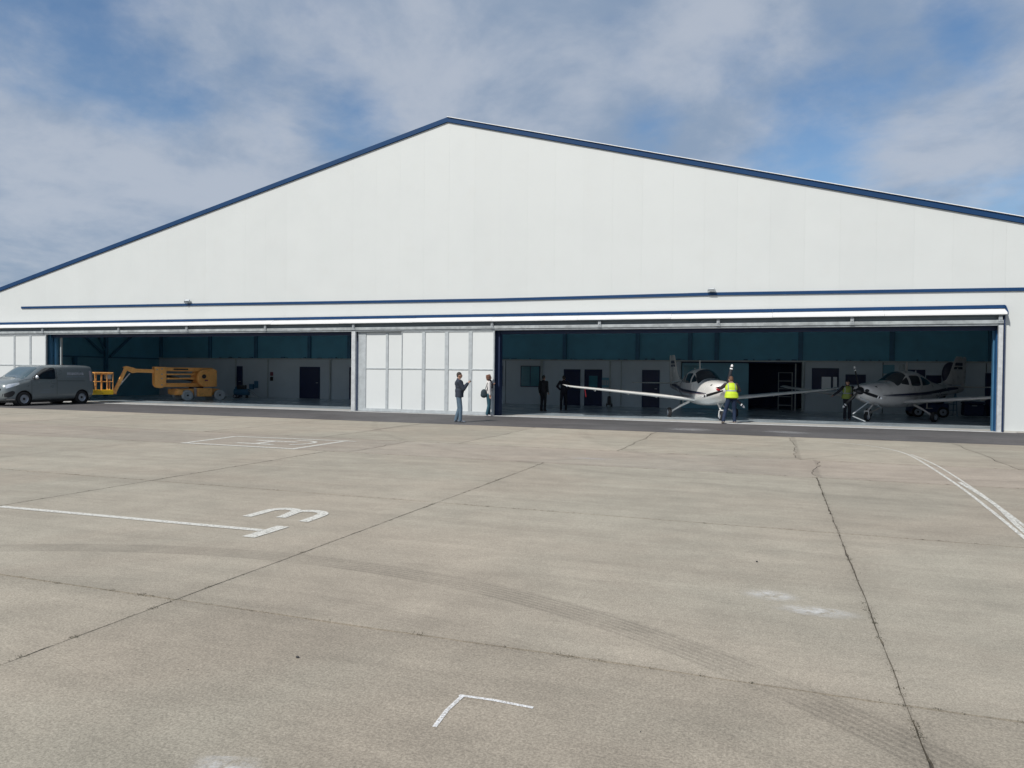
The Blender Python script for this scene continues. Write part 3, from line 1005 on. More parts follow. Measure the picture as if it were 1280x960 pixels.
# side wall of the bay at far left with its braces
sw = thing('brick_side_wall', 'dark left interior side wall with steel column and diagonal braces', 'wall', (-39.9, 34, 0))
sw.name = 'side_partition'
for a, b in ((-5.6, -2.4), (-2.36, 1.2), (1.24, 5.58)):
    boxpart('lower_panel', 'in_teal', sw, -.1, 0.02, a, b, 0, 2.42)
    boxpart('upper_panel', 'in_upper', sw, -.1, 0.0, a, b, 2.5, 5.0)
boxpart('ledge', 'in_steel', sw, -.05, .1, -5.6, 5.58, 2.421, 2.499)
boxpart('column', 'in_steel', sw, .02, .26, 1.12, 1.26, 0, 5.0)
MB().beam((.16, 1.5, 2.5), (.16, 3.4, 4.1), .1, .14).build('brace', 'in_steel', sw)
MB().beam((.16, .95, 2.7), (.16, -1.5, 4.6), .1, .12).build('brace', 'in_steel', sw)
MB().beam((.16, .4, 4.1), (.16, 1.1, 2.9), .08, .1).build('brace', 'in_steel', sw)
MB().beam((.16, -3.0, 2.9), (.16, -1.7, 3.9), .08, .1).build('brace', 'in_steel', sw)
boxpart('column', 'in_steel', sw, .02, .26, -1.1, -.92, 0, 2.42)

# tubular rack inside the dark bay
rk = thing('tube_rack', 'light tubular steel rack standing in the dark bay behind the wing', 'rack', (.42, 40.6, 0))
for sx in (-.33, .33):
    for sy in (-.25, .25):
        MB().tube((sx, sy, .01), (sx, sy, 1.95), .022, n=8).build('leg', 'galv_dark', rk)
for z in (.25, .7, 1.1, 1.5, 1.93):
    MB().tube((-.33, -.25, z), (.33, -.25, z), .016, n=8).tube((-.33, .25, z), (.33, .25, z), .016, n=8).tube((-.33, -.25, z), (-.33, .25, z), .016, n=8).tube((.33, -.25, z), (.33, .25, z), .016, n=8).build('rung', 'galv_dark', rk)

# white sheets hanging in the right-hand window bay
for xx, w_, lb in ((2.30, .42, 'wide pale sheet of paper standing before the dark window right of the bay'), (2.70, .17, 'narrow pale sheet of paper at the right end of the dark window')):
    o = MB().box(-w_ / 2, w_ / 2, -.012, .0, 0, .62).build('paper_sheet', 'white_bright', loc=(xx, WY - .045, 1.12))
    tag(o, lb, 'poster')

# ------------------------------------------------------------------ loft helpers (vehicles)


def interp(tab, x):
    """tab: rows (x, a, b, c..) sorted by x"""
    if x <= tab[0][0]:
        return tab[0][1:]
    for p, q in zip(tab[:-1], tab[1:]):
        if x <= q[0]:
            t = (x - p[0]) / (q[0] - p[0])
            i = tab.index(p)
            o = []
            pm = tab[max(i - 1, 0)]
            qn = tab[min(i + 2, len(tab) - 1)]
            for k in range(1, len(p)):
                # monotone-ish cubic
                m0 = 0.5 * ((q[k] - p[k]) / (q[0] - p[0]) + (p[k] - pm[k]) / max(1e-6, p[0] - pm[0])) if i > 0 else (q[k] - p[k]) / (q[0] - p[0])
                m1 = 0.5 * ((q[k] - p[k]) / (q[0] - p[0]) + (qn[k] - q[k]) / max(1e-6, qn[0] - q[0])) if i + 2 < len(tab) else (q[k] - p[k]) / (q[0] - p[0])
                if (q[k] - p[k]) == 0 or m0 * (q[k] - p[k]) < 0:
                    m0 = 0
                if (q[k] - p[k]) == 0 or m1 * (q[k] - p[k]) < 0:
                    m1 = 0
                h = q[0] - p[0]
                o.append((2 * t ** 3 - 3 * t ** 2 + 1) * p[k] + (t ** 3 - 2 * t ** 2 + t) * h * m0 + (-2 * t ** 3 + 3 * t ** 2) * q[k] + (t ** 3 - t ** 2) * h * m1)
            return tuple(o)
    return tab[-1][1:]


class Loft:
    """body along -x (d = distance from the nose): table rows d, half width, bottom z, top z, mid z, n_top, n_bot"""
    def __init__(s, tab, taper=None):
        s.tab = tab
        s.taper = taper or (lambda d, z: 1.0)

    def par(s, d):
        return interp(s.tab, d)

    def side(s, d, z):
        w, zb, zt, zm, nt, nb = s.par(d)
        if z >= zm:
            q, n = min(1, (z - zm) / max(1e-4, zt - zm)), nt
        else:
            q, n = min(1, (zm - z) / max(1e-4, zm - zb)), nb
        return w * (1 - q ** n) ** (1 / n) * s.taper(d, z)

    def topz(s, d, y):
        w, zb, zt, zm, nt, nb = s.par(d)
        z = zt
        for _ in range(6):
            ww = w * s.taper(d, z)
            q = min(1, abs(y) / ww)
            z = zm + (zt - zm) * (1 - q ** nt) ** (1 / nt)
        return z

    def body(s, ds, n=40):
        mb = MB()
        vs = []
        for d in ds:
            w, zb, zt, zm, nt, nb = s.par(d)
            for i in range(n):
                a = 2 * math.pi * i / n
                ca, sa = math.cos(a), math.sin(a)
                e = nt if sa >= 0 else nb
                y = w * math.copysign(abs(ca) ** (2 / e), ca)
                z = zm + (zt - zm if sa >= 0 else zm - zb) * math.copysign(abs(sa) ** (2 / e), sa)
                vs.append((-d, y * s.taper(d, z), z))
        fs = []
        for j in range(len(ds) - 1):
            for i in range(n):
                fs.append((j * n + i, j * n + (i + 1) % n, (j + 1) * n + (i + 1) % n, (j + 1) * n + i))
        fs += [tuple(range(n)), tuple(range(len(ds) * n - 1, (len(ds) - 1) * n - 1, -1))]
        return mb.add(vs, fs)

    def side_patch(s, cols, sgn, off=0.006, nu=4, nv=6, thick=0.02):
        """cols: (d, zlo, zhi); a skin lying just proud of the side"""
        D = []
        for a, b in zip(cols[:-1], cols[1:]):
            for k in range(nu):
                t = k / nu
                D.append(tuple(a[i] + (b[i] - a[i]) * t for i in range(3)))
        D.append(cols[-1])
        vs = []
        for d, lo, hi in D:
            for j in range(nv + 1):
                z = lo + (hi - lo) * j / nv
                y = s.side(d, z)
                vs.append((-d, sgn * (y + off), z))
        m = nv + 1
        fs = [(i * m + j, i * m + j + 1, (i + 1) * m + j + 1, (i + 1) * m + j) for i in range(len(D) - 1) for j in range(nv)]
        return MB().add(vs, fs)

    def top_patch(s, cols, off=0.006, nu=4, nv=14):
        """cols: (d, half width); a skin lying on the top"""
        D = []
        for a, b in zip(cols[:-1], cols[1:]):
            for k in range(nu):
                t = k / nu
                D.append(tuple(a[i] + (b[i] - a[i]) * t for i in range(2)))
        D.append(cols[-1])
        vs = []
        for d, hw in D:
            for j in range(nv + 1):
                y = -hw + 2 * hw * j / nv
                vs.append((-d - 0.0, y, s.topz(d, y) + off))
        m = nv + 1
        fs = [(i * m + j, i * m + j + 1, (i + 1) * m + j + 1, (i + 1) * m + j) for i in range(len(D) - 1) for j in range(nv)]
        return MB().add(vs, fs)


def wheel(parent, c, rad, wid, mt='rubber', mr='rim', hubcol='black', spokes=0, axis='y'):
    w2 = wid / 2
    t = MB().lathe([(rad * .62, -w2), (rad * .9, -w2), (rad, -w2 * .7), (rad, w2 * .7), (rad * .9, w2), (rad * .62, w2)], (0, 0, 0), axis, 28).build('wheel', mt, parent, smooth_=True, loc=c)
    MB().lathe([(rad * .08, -w2 * .6), (rad * .3, -w2 * .75), (rad * .55, -w2 * .62), (rad * .635, -w2 * .97), (rad * .635, w2 * .97), (rad * .55, w2 * .62), (rad * .3, w2 * .75), (rad * .08, w2 * .6)], (0, 0, 0), axis, 28).build('rim', mr, t, smooth_=True)
    MB().lathe([(0.001, -w2 * .85), (rad * .18, -w2 * .8), (rad * .2, 0), (rad * .18, w2 * .8), (0.001, w2 * .85)], (0, 0, 0), axis, 14).build('hub_cap', hubcol, t, smooth_=True)
    return t


# ------------------------------------------------------------------ van
def make_van():
    t = thing('van', 'grey panel van parked at the left edge in front of the hangar', 'van', (-33.18, 23.36, 0), R(-90))

    def taper(d, z):
        return 1 - 0.13 * max(0, (z - 1.08) / .82) ** 1.25
    tab = [(0.0, .52, .46, .74, .60, 3, 3), (0.05, .70, .30, .94, .58, 3.5, 4), (.16, .81, .23, 1.06, .6, 4, 5), (.4, .89, .2, 1.17, .6, 5, 6), (.75, .935, .2, 1.27, .62, 5, 7), (1.0, .95, .2, 1.38, .64, 5, 7),
           (1.3, .955, .2, 1.58, .7, 6, 7), (1.6, .96, .2, 1.77, .8, 7, 7), (1.8, .96, .2, 1.845, .85, 8, 7), (2.1, .96, .2, 1.885, .9, 9, 7), (3.2, .96, .21, 1.90, .9, 9, 7), (4.1, .955, .23, 1.885, .9, 9, 7), (4.38, .94, .27, 1.86, .9, 8, 6), (4.47, .91, .32, 1.80, .9, 7, 5), (4.50, .85, .38, 1.66, .9, 5, 4)]
    L = Loft(tab, taper)
    ds = [0, .02, .05, .1, .16, .25, .35, .45, .55, .65, .75, .85, .95, 1.05, 1.15, 1.3, 1.45, 1.6, 1.7, 1.8, 1.95, 2.1, 2.4, 2.8, 3.2, 3.6, 3.9, 4.1, 4.25, 4.38, 4.43, 4.47, 4.5]
    body = L.body(ds, 64).build('body', 'van', t, smooth_=True)
    # wheel arches cut out of the sides
    AXF, AXR = .84, 3.80
    cut = MB()
    for d in (AXF, AXR):
        for sg in (-1, 1):
            cut.lathe([(0.001, sg * .62), (.385, sg * .62), (.385, sg * 1.2), (0.001, sg * 1.2)], (-d, 0, .33), 'y', 32)
    me = cut.mesh('arch_cut')
    co = bpy.data.objects.new('arch_cut', me)
    C.objects.link(co)
    co.parent = t
    md = body.modifiers.new('arches', 'BOOLEAN')
    md.object = co
    md.operation = 'DIFFERENCE'
    md.solver = 'EXACT'
    bpy.context.view_layer.update()
    dg = bpy.context.evaluated_depsgraph_get()
    new = bpy.data.meshes.new_from_object(body.evaluated_get(dg))
    body.modifiers.clear()
    body.data = new
    bpy.data.objects.remove(co)
    for d in (AXF, AXR):
        for sg in (-1, 1):
            MB().lathe([(.383, sg * .63), (.383, sg * .925), (.36, sg * .925), (.36, sg * .65), (0.01, sg * .65), (0.01, sg * .63)], (-d, 0, .33), 'y', 32).build('arch_liner', 'black', t, smooth_=True)
            wheel(t, (-d, sg * .845, .325), .325, .205)
    for sg in (1, -1):
        w = L.side_patch([(1.22, 1.24, 1.27), (1.45, 1.235, 1.48), (1.75, 1.23, 1.685), (1.95, 1.225, 1.745), (2.3, 1.225, 1.76), (2.38, 1.26, 1.73)], sg).build('side_window', 'glass', t, smooth_=True)
        L.side_patch([(.10, .80, .93), (.22, .84, 1.0), (.45, .92, 1.05), (.62, .99, 1.07)], sg, .008).build('headlight', 'lamp', t, smooth_=True)
        L.side_patch([(.03, .44, .56), (.2, .40, .66), (.33, .46, .70), (.42, .58, .66)], sg, .008).build('bumper_grille', 'black', t, smooth_=True)
        L.side_patch([(.05, .30, .345), (.45, .27, .31)], sg, .012).build('bumper_strip', 'chrome', t, smooth_=True)
        for dd in (2.44, 1.18):
            L.side_patch([(dd, .32, 1.20), (dd + .012, .32, 1.20)], sg, .004, nu=1).build('door_seam', 'black', t)
        L.side_patch([(2.44, 1.22, 1.78), (2.452, 1.22, 1.78)], sg, .004, nu=1).build('door_seam', 'black', t)
        L.side_patch([(2.46, 1.13, 1.145), (3.95, 1.12, 1.135)], sg, .005, nu=3).build('rail_groove', 'black', t)
        L.side_patch([(1.25, .50, .53), (2.4, .52, .55)], sg, .014, nu=3).build('rubbing_strip', 'van', t)
        L.side_patch([(2.5, .52, .55), (3.38, .52, .55)], sg, .014, nu=3).build('rubbing_strip', 'van', t)
        L.side_patch([(4.22, 1.12, 1.60), (4.30, 1.10, 1.62), (4.36, 1.12, 1.60)], sg, .007).build('tail_light', 'lamp_red', t, smooth_=True)
        hd = MB().box(-2.36, -2.20, sg * .965, sg * .995, 1.03, 1.06).build('door_handle', 'van', t, bevel=.006)
        mr = MB().ell((-1.36, sg * 1.05, 1.30), (.07, .10, .10), 14, 10).build('mirror', 'chrome' if sg > 0 else 'van', t, smooth_=True)  # near mirror in bright metal, standing in for sunlight on its shell
        MB().box(-1.36, -1.30, sg * .9, sg * 1.0, 1.22, 1.27).build('mirror_arm', 'black', mr)
    L.top_patch([(.80, .80), (1.0, .80), (1.3, .77), (1.55, .73), (1.62, .70)], .006).build('windscreen', 'windscreen', t, smooth_=True)
    MB().box(-.02, .012, -.42, .42, .42, .60).build('grille', 'black', t, bevel=.01)
    MB().box(-.03, .0, -.55, .55, .70, .80).build('grille', 'black', t, bevel=.01)
    MB().box(.012, .022, -.26, .26, .47, .56).build('number_plate', 'white_bright', t)
    MB().ell((-.0, 0, .76), (.015, .05, .055), 10, 8).build('badge', 'chrome', t, smooth_=True)
    MB().box(-4.46, -.5, -.7, .7, .14, .24).build('underbody', 'black', t)
    # faded sign-writing on the side (unreadable at this distance: upright strokes in two rows)
    rnd = random.Random(4)
    d = 3.02
    while d < 3.86:
        w_ = rnd.uniform(.045, .075)
        mb = MB()
        for (a, b, lo, hi) in ((0, .016, 1.42, 1.53), (w_ - .014, w_, 1.42, 1.53), (0, w_, 1.515, 1.53), (0, w_, 1.42 if rnd.random() > .5 else 1.47, 1.435 if rnd.random() > .5 else 1.485)):
            if hi > lo:
                q = L.side_patch([(d + a, lo, hi), (d + b, lo, hi)], 1, .006, nu=1, nv=1)
                mb.add(q.v, q.f)
        mb.build('lettering', 'letter', t)
        d += w_ + .028
    for (a, b, lo, hi) in ((2.95, 3.3, 1.315, 1.345), (3.34, 3.6, 1.315, 1.345), (3.64, 3.95, 1.315, 1.345), (1.75, 2.05, .72, .745), (1.6, 2.3, .60, .62)):
        L.side_patch([(a, lo, hi), (b, lo, hi)], 1, .006, nu=2, nv=1).build('lettering', 'letter_dim', t)
    for sg in (1, -1):
        L.side_patch([(.62, 1.10, 1.112), (.9, 1.19, 1.202), (1.18, 1.225, 1.237)], sg, .004, nu=2, nv=1).build('bonnet_seam', 'black', t)
    L.side_patch([(1.5, 1.08, 1.10), (1.58, 1.08, 1.10)], 1, .006, nu=1, nv=1).build('indicator', 'lamp', t)
    return t


make_van()


# ------------------------------------------------------------------ boom lift
def make_lift():
    t = thing('boom_lift', 'orange articulated boom lift folded inside the left opening with yellow basket', 'boom lift', (-30.92, 34.6, 0), math.atan2(-.89, -.45))
    O, Y_ = 'lift_o', 'lift_y'
    # chassis
    MB().prism([(-.45, .30), (2.2, .30), (2.25, .45), (2.1, .66), (-.2, .66), (-.45, .5)], -.45, .45, 'y').build('chassis', O, t, bevel=.03)
    for x in (-.14, 1.66):
        for sg in (-1, 1):
            wheel(t, (x, sg * .72, .30), .30, .24, 'tyre_grey', 'tyre_grey', 'black')
    for sg in (-1, 1):
        MB().box(.30, 1.12, sg * .46, sg * .82, .22, .70).build('side_cover', O, t, bevel=.04)
        MB().box(1.9, 2.2, sg * .46, sg * .8, .34, .64).build('fender', O, t, bevel=.04)
        MB().box(1.16, 1.2, sg * .46, sg * .72, .2, .72).build('bracket', 'galv', t)
    MB().lathe([(.01, .66), (.38, .66), (.38, .76), (.01, .76)], (.9, 0, 0), 'z', 24).build('slew_ring', 'black', t, smooth_=True)
    # turret with rounded front
    poly = [(-.05, .78)] + [(.62 + .40 * math.cos(R(a)), 1.26 + .50 * math.sin(R(a))) for a in range(-90, 91, 15)] + [(.1, 1.80), (-.05, 1.7)]
    for y0, y1 in ((-.62, -.30), (.30, .62)):
        MB().prism(poly, y0, y1, 'y').build('turret_cover', O, t, bevel=.04)
    MB().box(-.02, .7, -.29, .29, .78, 1.5).build('counterweight', O, t, bevel=.03)
    for sg in (-1, 1):
        mb = MB()
        mb.lathe([(.01, 0), (.12, 0), (.12, sg * .01), (.01, sg * .01)], (.70, sg * .625, 1.36), 'y', 18)
        mb.build('emblem', 'black', t)
        MB().box(.48, .66, sg * .624, sg * .632, 1.10, 1.18).build('decal', 'stripe_red', t)
    # arms
    MB().box(.15, 3.05, -.12, .12, .76, .98).build('lower_arm', O, t, bevel=.02)
    MB().beam((1.0, .16, 1.24), (2.75, .16, 1.22), .06, .09).build('linkage', O, t)
    MB().beam((1.0, .16, 1.48), (2.75, .16, 1.46), .06, .08).build('linkage', O, t)
    MB().beam((1.0, -.16, 1.24), (2.75, -.16, 1.22), .06, .09).build('linkage', O, t)
    MB().beam((1.0, -.16, 1.48), (2.75, -.16, 1.46), .06, .08).build('linkage', O, t)
    MB().box(.0, 3.15, -.13, .13, 1.64, 1.86).build('upper_arm', O, t, bevel=.02)
    MB().tube((1.1, 0, 1.1), (2.5, 0, 1.36), .05).build('lift_cylinder', 'black', t, smooth_=True)
    MB().box(1.4, 2.2, .131, .134, 1.71, 1.79).build('decal', 'black', t)
    kp = [(3.22, 1.88)] + [(3.22, 1.5)] + [(2.92 + .30 * math.cos(R(a)), 1.0 + .30 * math.sin(R(a))) for a in range(0, -181, -15)] + [(2.60, 1.7), (2.62, 1.88)]
    for y0, y1 in ((-.22, -.16), (.16, .22)):
        MB().prism(kp, y0, y1, 'y').build('knuckle', O, t, bevel=.008)
    mb = MB()
    for px, pz in ((2.85, 1.76), (2.85, 1.47), (2.85, 1.23), (2.85, .88), (3.1, 1.72)):
        mb.tube((px, -.25, pz), (px, .25, pz), .035, n=12)
    mb.build('pivot_pin', 'galv_dark', t, smooth_=True)
    MB().beam((3.1, 0, 1.63), (4.25, 0, 1.66), .18, .20).build('telescopic_arm', O, t, bevel=.01)
    MB().prism([(4.1, 1.55), (4.3, 1.52), (4.62, 1.70), (4.78, 1.83), (4.62, 1.90), (4.2, 1.80)], -.10, .10, 'y').build('jib_head', O, t, bevel=.01)
    MB().beam((4.62, .05, 1.80), (5.22, .05, .44), .12, .17).build('jib', O, t, bevel=.01)
    MB().tube((4.42, -.04, 1.5), (5.0, -.04, .75), .035).build('jib_cylinder', 'galv', t, smooth_=True)
    MB().beam((5.1, 0, .45), (5.45, 0, .50), .16, .14).build('basket_mount', O, t)
    # basket
    b = MB().box(5.36, 6.26, -.48, .48, .38, .46).box(5.36, 5.40, -.48, .48, .46, .62).box(6.22, 6.26, -.48, .48, .46, .62).box(5.40, 6.22, -.48, -.44, .46, .62).box(5.40, 6.22, .44, .48, .46, .62).build('basket', Y_, t, bevel=.01)
    for px in (5.38, 5.67, 5.95, 6.24):
        for py in (-.46, .46):
            MB().tube((px, py, .60), (px, py, 1.52), .019, n=8).build('basket_post', O, b)
    for py in (-.1,):
        for px in (5.38, 6.24):
            MB().tube((px, py, .60), (px, py, 1.52), .019, n=8).build('basket_post', O, b)
    for z in (1.06, 1.52):
        rr_ = .018 if z < 1.3 else .032
        for p, q in (((5.38, -.46), (6.24, -.46)), ((6.24, -.46), (6.24, .46)), ((6.24, .46), (5.38, .46)), ((5.38, .46), (5.38, -.46))):
            MB().tube((*p, z), (*q, z), rr_, n=8).build('basket_rail', O, b)
    MB().box(5.42, 5.66, -.05, .35, 1.2, 1.45).build('control_box', 'tyre_grey', b, bevel=.02)
    MB().box(5.42, 6.2, -.42, .42, 1.44, 1.50).build('tool_tray', O, b)
    return t


make_lift()

# trolley compressor beside the lift
cp = thing('compressor', 'dark wheeled compressor standing behind the boom lift', 'compressor', (-31.3, 37.6, 0), .3)
MB().tube((-.45, 0, .38), (.45, 0, .38), .20, n=18).build('tank', 'in_steel', cp, smooth_=True)
MB().box(-.25, .25, -.16, .16, .57, .82).build('motor', 'black', cp, bevel=.03)
MB().box(-.38, -.28, -.12, .12, .56, .72).build('pump', 'in_steel', cp, bevel=.02)
for sx in (-.35,):
    for sy in (-.2, .2):
        wheel(cp, (sx, sy, .12), .12, .06)
MB().box(.30, .36, -.15, .15, 0.005, .22).build('foot', 'black', cp)
MB().tube((.45, -.15, .5), (.95, -.15, .12), .018, n=8).tube((.45, .15, .5), (.95, .15, .12), .018, n=8).tube((.95, -.15, .12), (.95, .15, .12), .018, n=8).build('handle', 'galv_dark', cp)

fx = thing('wheeled_extinguisher', 'small dark wheeled cylinder by the pipe between two navy doors', 'extinguisher', (-8.45, 39.1, 0))
MB().tube((0, 0, .1), (0, 0, .52), .09, n=16).build('cylinder', 'black', fx, smooth_=True)
MB().ell((0, 0, .52), (.09, .09, .06)).build('neck', 'black', fx, smooth_=True)
for sx in (-.14, .14):
    wheel(fx, (sx, .05, .09), .09, .04, axis='x')


# ------------------------------------------------------------------ aircraft
def wing_mesh(st, mirror=1, n=18):
    """st: list of (y, x_le, chord, z, thickness ratio)"""
    mb = MB()
    vs = []
    prof = []
    for i in range(n):
        a = 2 * math.pi * i / n
        xc = 0.5 * (1 + math.cos(a))
        th = 5 * (0.2969 * math.sqrt(max(0, xc)) - 0.126 * xc - 0.3516 * xc ** 2 + 0.2843 * xc ** 3 - 0.1036 * xc ** 4)
        prof.append((xc, th * (1 if a <= math.pi else -0.75), ))
    for y, xl, ch, z, tk in st:
        for xc, th in prof:
            vs.append((xl - xc * ch, mirror * y, z + th * tk * ch))
    fs = []
    for j in range(len(st) - 1):
        for i in range(n):
            fs.append((j * n + i, j * n + (i + 1) % n, (j + 1) * n + (i + 1) % n, (j + 1) * n + i))
    fs += [tuple(range(n)), tuple(range(len(st) * n - 1, (len(st) - 1) * n - 1, -1))]
    return mb.add(vs, fs)


def make_plane(label, loc, rz, paint, phase, plugs, stripe2, reg=False):
    t = thing('light_aircraft', label, 'aircraft', loc, rz, 'light aircraft in the right opening')
    # d, half width, bottom, top, mid, n_top, n_bot
    tab = [(.10, .20, 1.02, 1.42, 1.20, 2.2, 2.2), (.16, .34, .93, 1.44, 1.19, 2.4, 2.4), (.28, .43, .84, 1.47, 1.17, 2.6, 2.6), (.55, .50, .73, 1.52, 1.15, 2.7, 2.6), (.95, .55, .64, 1.56, 1.12, 2.7, 2.6), (1.35, .59, .58, 1.585, 1.1, 2.6, 2.6),
           (1.65, .61, .55, 1.62, 1.08, 2.4, 2.7), (2.0, .625, .53, 1.80, 1.1, 2.2, 2.8), (2.35, .63, .52, 1.965, 1.15, 2.3, 2.8), (2.75, .63, .52, 2.03, 1.2, 2.5, 2.8), (3.3, .62, .54, 2.03, 1.2, 2.5, 2.7),
           (3.9, .57, .60, 1.90, 1.2, 2.3, 2.5), (4.5, .47, .70, 1.68, 1.2, 2.2, 2.3), (5.2, .35, .83, 1.53, 1.2, 2.1, 2.2), (6.0, .24, .95, 1.46, 1.2, 2.0, 2.0), (6.8, .15, 1.05, 1.42, 1.22, 2, 2), (7.4, .08, 1.12, 1.38, 1.25, 2, 2), (7.62, .03, 1.18, 1.34, 1.26, 2, 2)]
    L = Loft(tab)
    ds = [.10, .13, .16, .2, .28, .4, .55, .75, .95, 1.15, 1.35, 1.5, 1.65, 1.8, 2.0, 2.2, 2.35, 2.55, 2.75, 3.0, 3.3, 3.6, 3.9, 4.2, 4.5, 4.85, 5.2, 5.6, 6.0, 6.4, 6.8, 7.1, 7.4, 7.62]
    L.body(ds, 44).build('fuselage', paint, t, smooth_=True)
    # spinner and propeller
    MB().lathe([(.001, .20), (.06, .16), (.11, .08), (.145, -.02), (.155, -.11), (.001, -.11)], (0, 0, 1.21), 'x', 24).build('spinner', paint if plugs else 'blade', t, smooth_=True)
    for k in range(3):
        a = phase + k * 120
        q = Matrix.Translation((-.02, 0, 1.21)) @ Matrix.Rotation(R(-a), 4, 'X')
        st = [(.10, .05, .03), (.20, .085, .028), (.40, .125, .022), (.65, .12, .016), (.80, .105, .013)]
        st2 = [(.80, .106, .0134), (.845, .10, .0125)]
        st3 = [(.845, .10, .012), (.90, .09, .011)]
        st4 = [(.90, .091, .0115), (.96, .075, .009), (.99, .03, .006)]

        def bladeseg(sts):
            mb = MB()
            vs = []
            for r, c, h in sts:
                tw = R(52 - 38 * r)
                for i in range(10):
                    an = 2 * math.pi * i / 10
                    u, w = c / 2 * math.cos(an), h * math.sin(an)
                    vs.append(q @ Vector((w * math.cos(tw) + u * math.sin(tw), u * math.cos(tw) - w * math.sin(tw), r)))
            m = len(sts)
            fs = [(j * 10 + i, j * 10 + (i + 1) % 10, (j + 1) * 10 + (i + 1) % 10, (j + 1) * 10 + i) for j in range(m - 1) for i in range(10)]
            fs += [tuple(range(10)), tuple(range(m * 10 - 1, m * 10 - 11, -1))]
            return mb.add(vs, fs)
        bl = bladeseg(st).build('propeller_blade', 'blade', t, smooth_=True)
        bladeseg(st2).build('blade_tip', 'blade_tip', bl, smooth_=True)
        bladeseg(st3).build('blade_band', 'blade', bl, smooth_=True)
        bladeseg(st4).build('blade_tip', 'blade_tip', bl, smooth_=True)
    for sg in (1, -1):
        MB().ell((-.135, sg * .24, 1.22), (.045, .105, .065), 14, 8).build('cowl_inlet', 'red' if plugs else 'black', t, smooth_=True)
        L.side_patch([(.40, 1.36, 1.40), (.50, 1.34, 1.40)], sg, .004).build('cowl_vent', 'black', t, smooth_=True)
        # windows
        L.side_patch([(1.98, 1.50, 1.53), (2.10, 1.48, 1.62), (2.28, 1.46, 1.72), (2.40, 1.45, 1.77)], sg, .006).build('windscreen_side', 'glass', t, smooth_=True)
        L.side_patch([(2.54, 1.44, 1.80), (2.62, 1.42, 1.83), (3.10, 1.42, 1.83), (3.20, 1.45, 1.80)], sg, .006).build('door_window', 'glass', t, smooth_=True)
        L.side_patch([(3.34, 1.45, 1.79), (3.42, 1.43, 1.79), (3.85, 1.46, 1.68), (4.10, 1.51, 1.60)], sg, .006).build('rear_window', 'glass', t, smooth_=True)
        L.side_patch([(3.27, .80, 1.85), (3.28, .80, 1.85)], sg, .004, nu=1).build('door_seam', 'galv_dark', t)
        L.side_patch([(2.47, .95, 1.80), (2.48, .95, 1.80)], sg, .004, nu=1).build('door_seam', 'galv_dark', t)
        # sweeping stripe along the side up to the fin
        L.side_patch([(.75, 1.035, 1.05), (1.4, 1.02, 1.085), (2.4, 1.03, 1.12), (3.6, 1.06, 1.165), (4.8, 1.12, 1.24), (6.0, 1.20, 1.34), (7.0, 1.27, 1.36)], sg, .004, nv=2).build('stripe', 'stripe_navy', t, smooth_=True)
        L.side_patch([(.9, 1.00, 1.012), (2.4, .99, 1.012), (4.2, 1.05, 1.07)], sg, .004, nv=2).build('stripe', stripe2, t, smooth_=True)
        # wing
        st = [(.35, -1.98, 1.75, .74, .15), (.62, -2.05, 1.60, .765, .14), (1.4, -2.14, 1.42, .84, .135), (2.8, -2.26, 1.22, .97, .13), (4.2, -2.38, 1.02, 1.10, .125), (5.3, -2.48, .86, 1.20, .12), (5.6, -2.53, .78, 1.235, .11), (5.76, -2.62, .62, 1.27, .10), (5.84, -2.80, .36, 1.30, .08)]
        w = wing_mesh(st, sg).build('wing', paint, t, smooth_=True)
        if plugs:
            MB().add([(-2.12, sg * .70, .888), (-2.55, sg * .70, .905), (-2.62, sg * 1.25, .95), (-2.3, sg * 1.25, .94)], [(0, 1, 2, 3)]).build('walk_mark', 'stripe_red', w)
        for yy in (1.9, 3.1, 4.5):
            zz = .84 + (yy - 1.4) * .093
            MB().prism([(-3.0 + .02 * yy, zz - .10), (-3.55, zz - .02), (-3.55, zz + .01), (-2.7, zz + .0)], sg * yy - .015, sg * yy + .015, 'y').build('hinge_fairing', paint, w)
        MB().ell((-2.60, sg * 5.72, 1.245), (.10, .05, .03), 10, 6).build('wing_light', 'lamp', w, smooth_=True)
        # tailplane
        st = [(.05, -6.62, .92, 1.36, .09), (1.0, -6.78, .74, 1.365, .09), (1.85, -6.92, .56, 1.37, .085), (1.96, -7.02, .40, 1.372, .07)]
        wing_mesh(st, sg, 14).build('tailplane', paint, t, smooth_=True)
        # main gear
        g = MB().limb([(-2.9, sg * .55, .64), (-2.88, sg * .9, .47), (-2.82, sg * 1.28, .26)], [.055, .042, .032], 10).build('gear_leg', paint, t, smooth_=True)
        MB().ell((-2.82, sg * 1.28, .26), (.09, .045, .065), 12, 8).build('leg_cuff', paint, g, smooth_=True)
        wheel(t, (-2.80, sg * 1.40, .20), .20, .13, 'rubber', 'rim', 'galv')
    # windscreen over the top
    L.top_patch([(1.66, .50), (1.72, .535), (1.9, .53), (2.1, .49), (2.30, .45), (2.42, .43)], .007, nv=20).build('windscreen', 'glass', t, smooth_=True)
    # nose gear
    MB().limb([(-1.0, 0, .70), (-.62, 0, .44), (-.50, 0, .40)], [.04, .032, .03], 10).build('nose_leg', paint, t, smooth_=True)
    MB().limb([(-.50, -.085, .40), (-.56, -.085, .17)], [.022, .02], 8).limb([(-.50, .085, .40), (-.56, .085, .17)], [.022, .02], 8).limb([(-.5, -.085, .40), (-.5, .085, .40)], [.025, .025], 8).build('nose_fork', paint, t, smooth_=True)
    wheel(t, (-.56, 0, .175), .175, .11, 'rubber', 'rim', 'galv')
    # exhaust, steps, belly
    MB().limb([(-.9, .2, .66), (-1.15, .22, .52)], [.035, .035], 10).build('exhaust', 'galv_dark', t, smooth_=True)
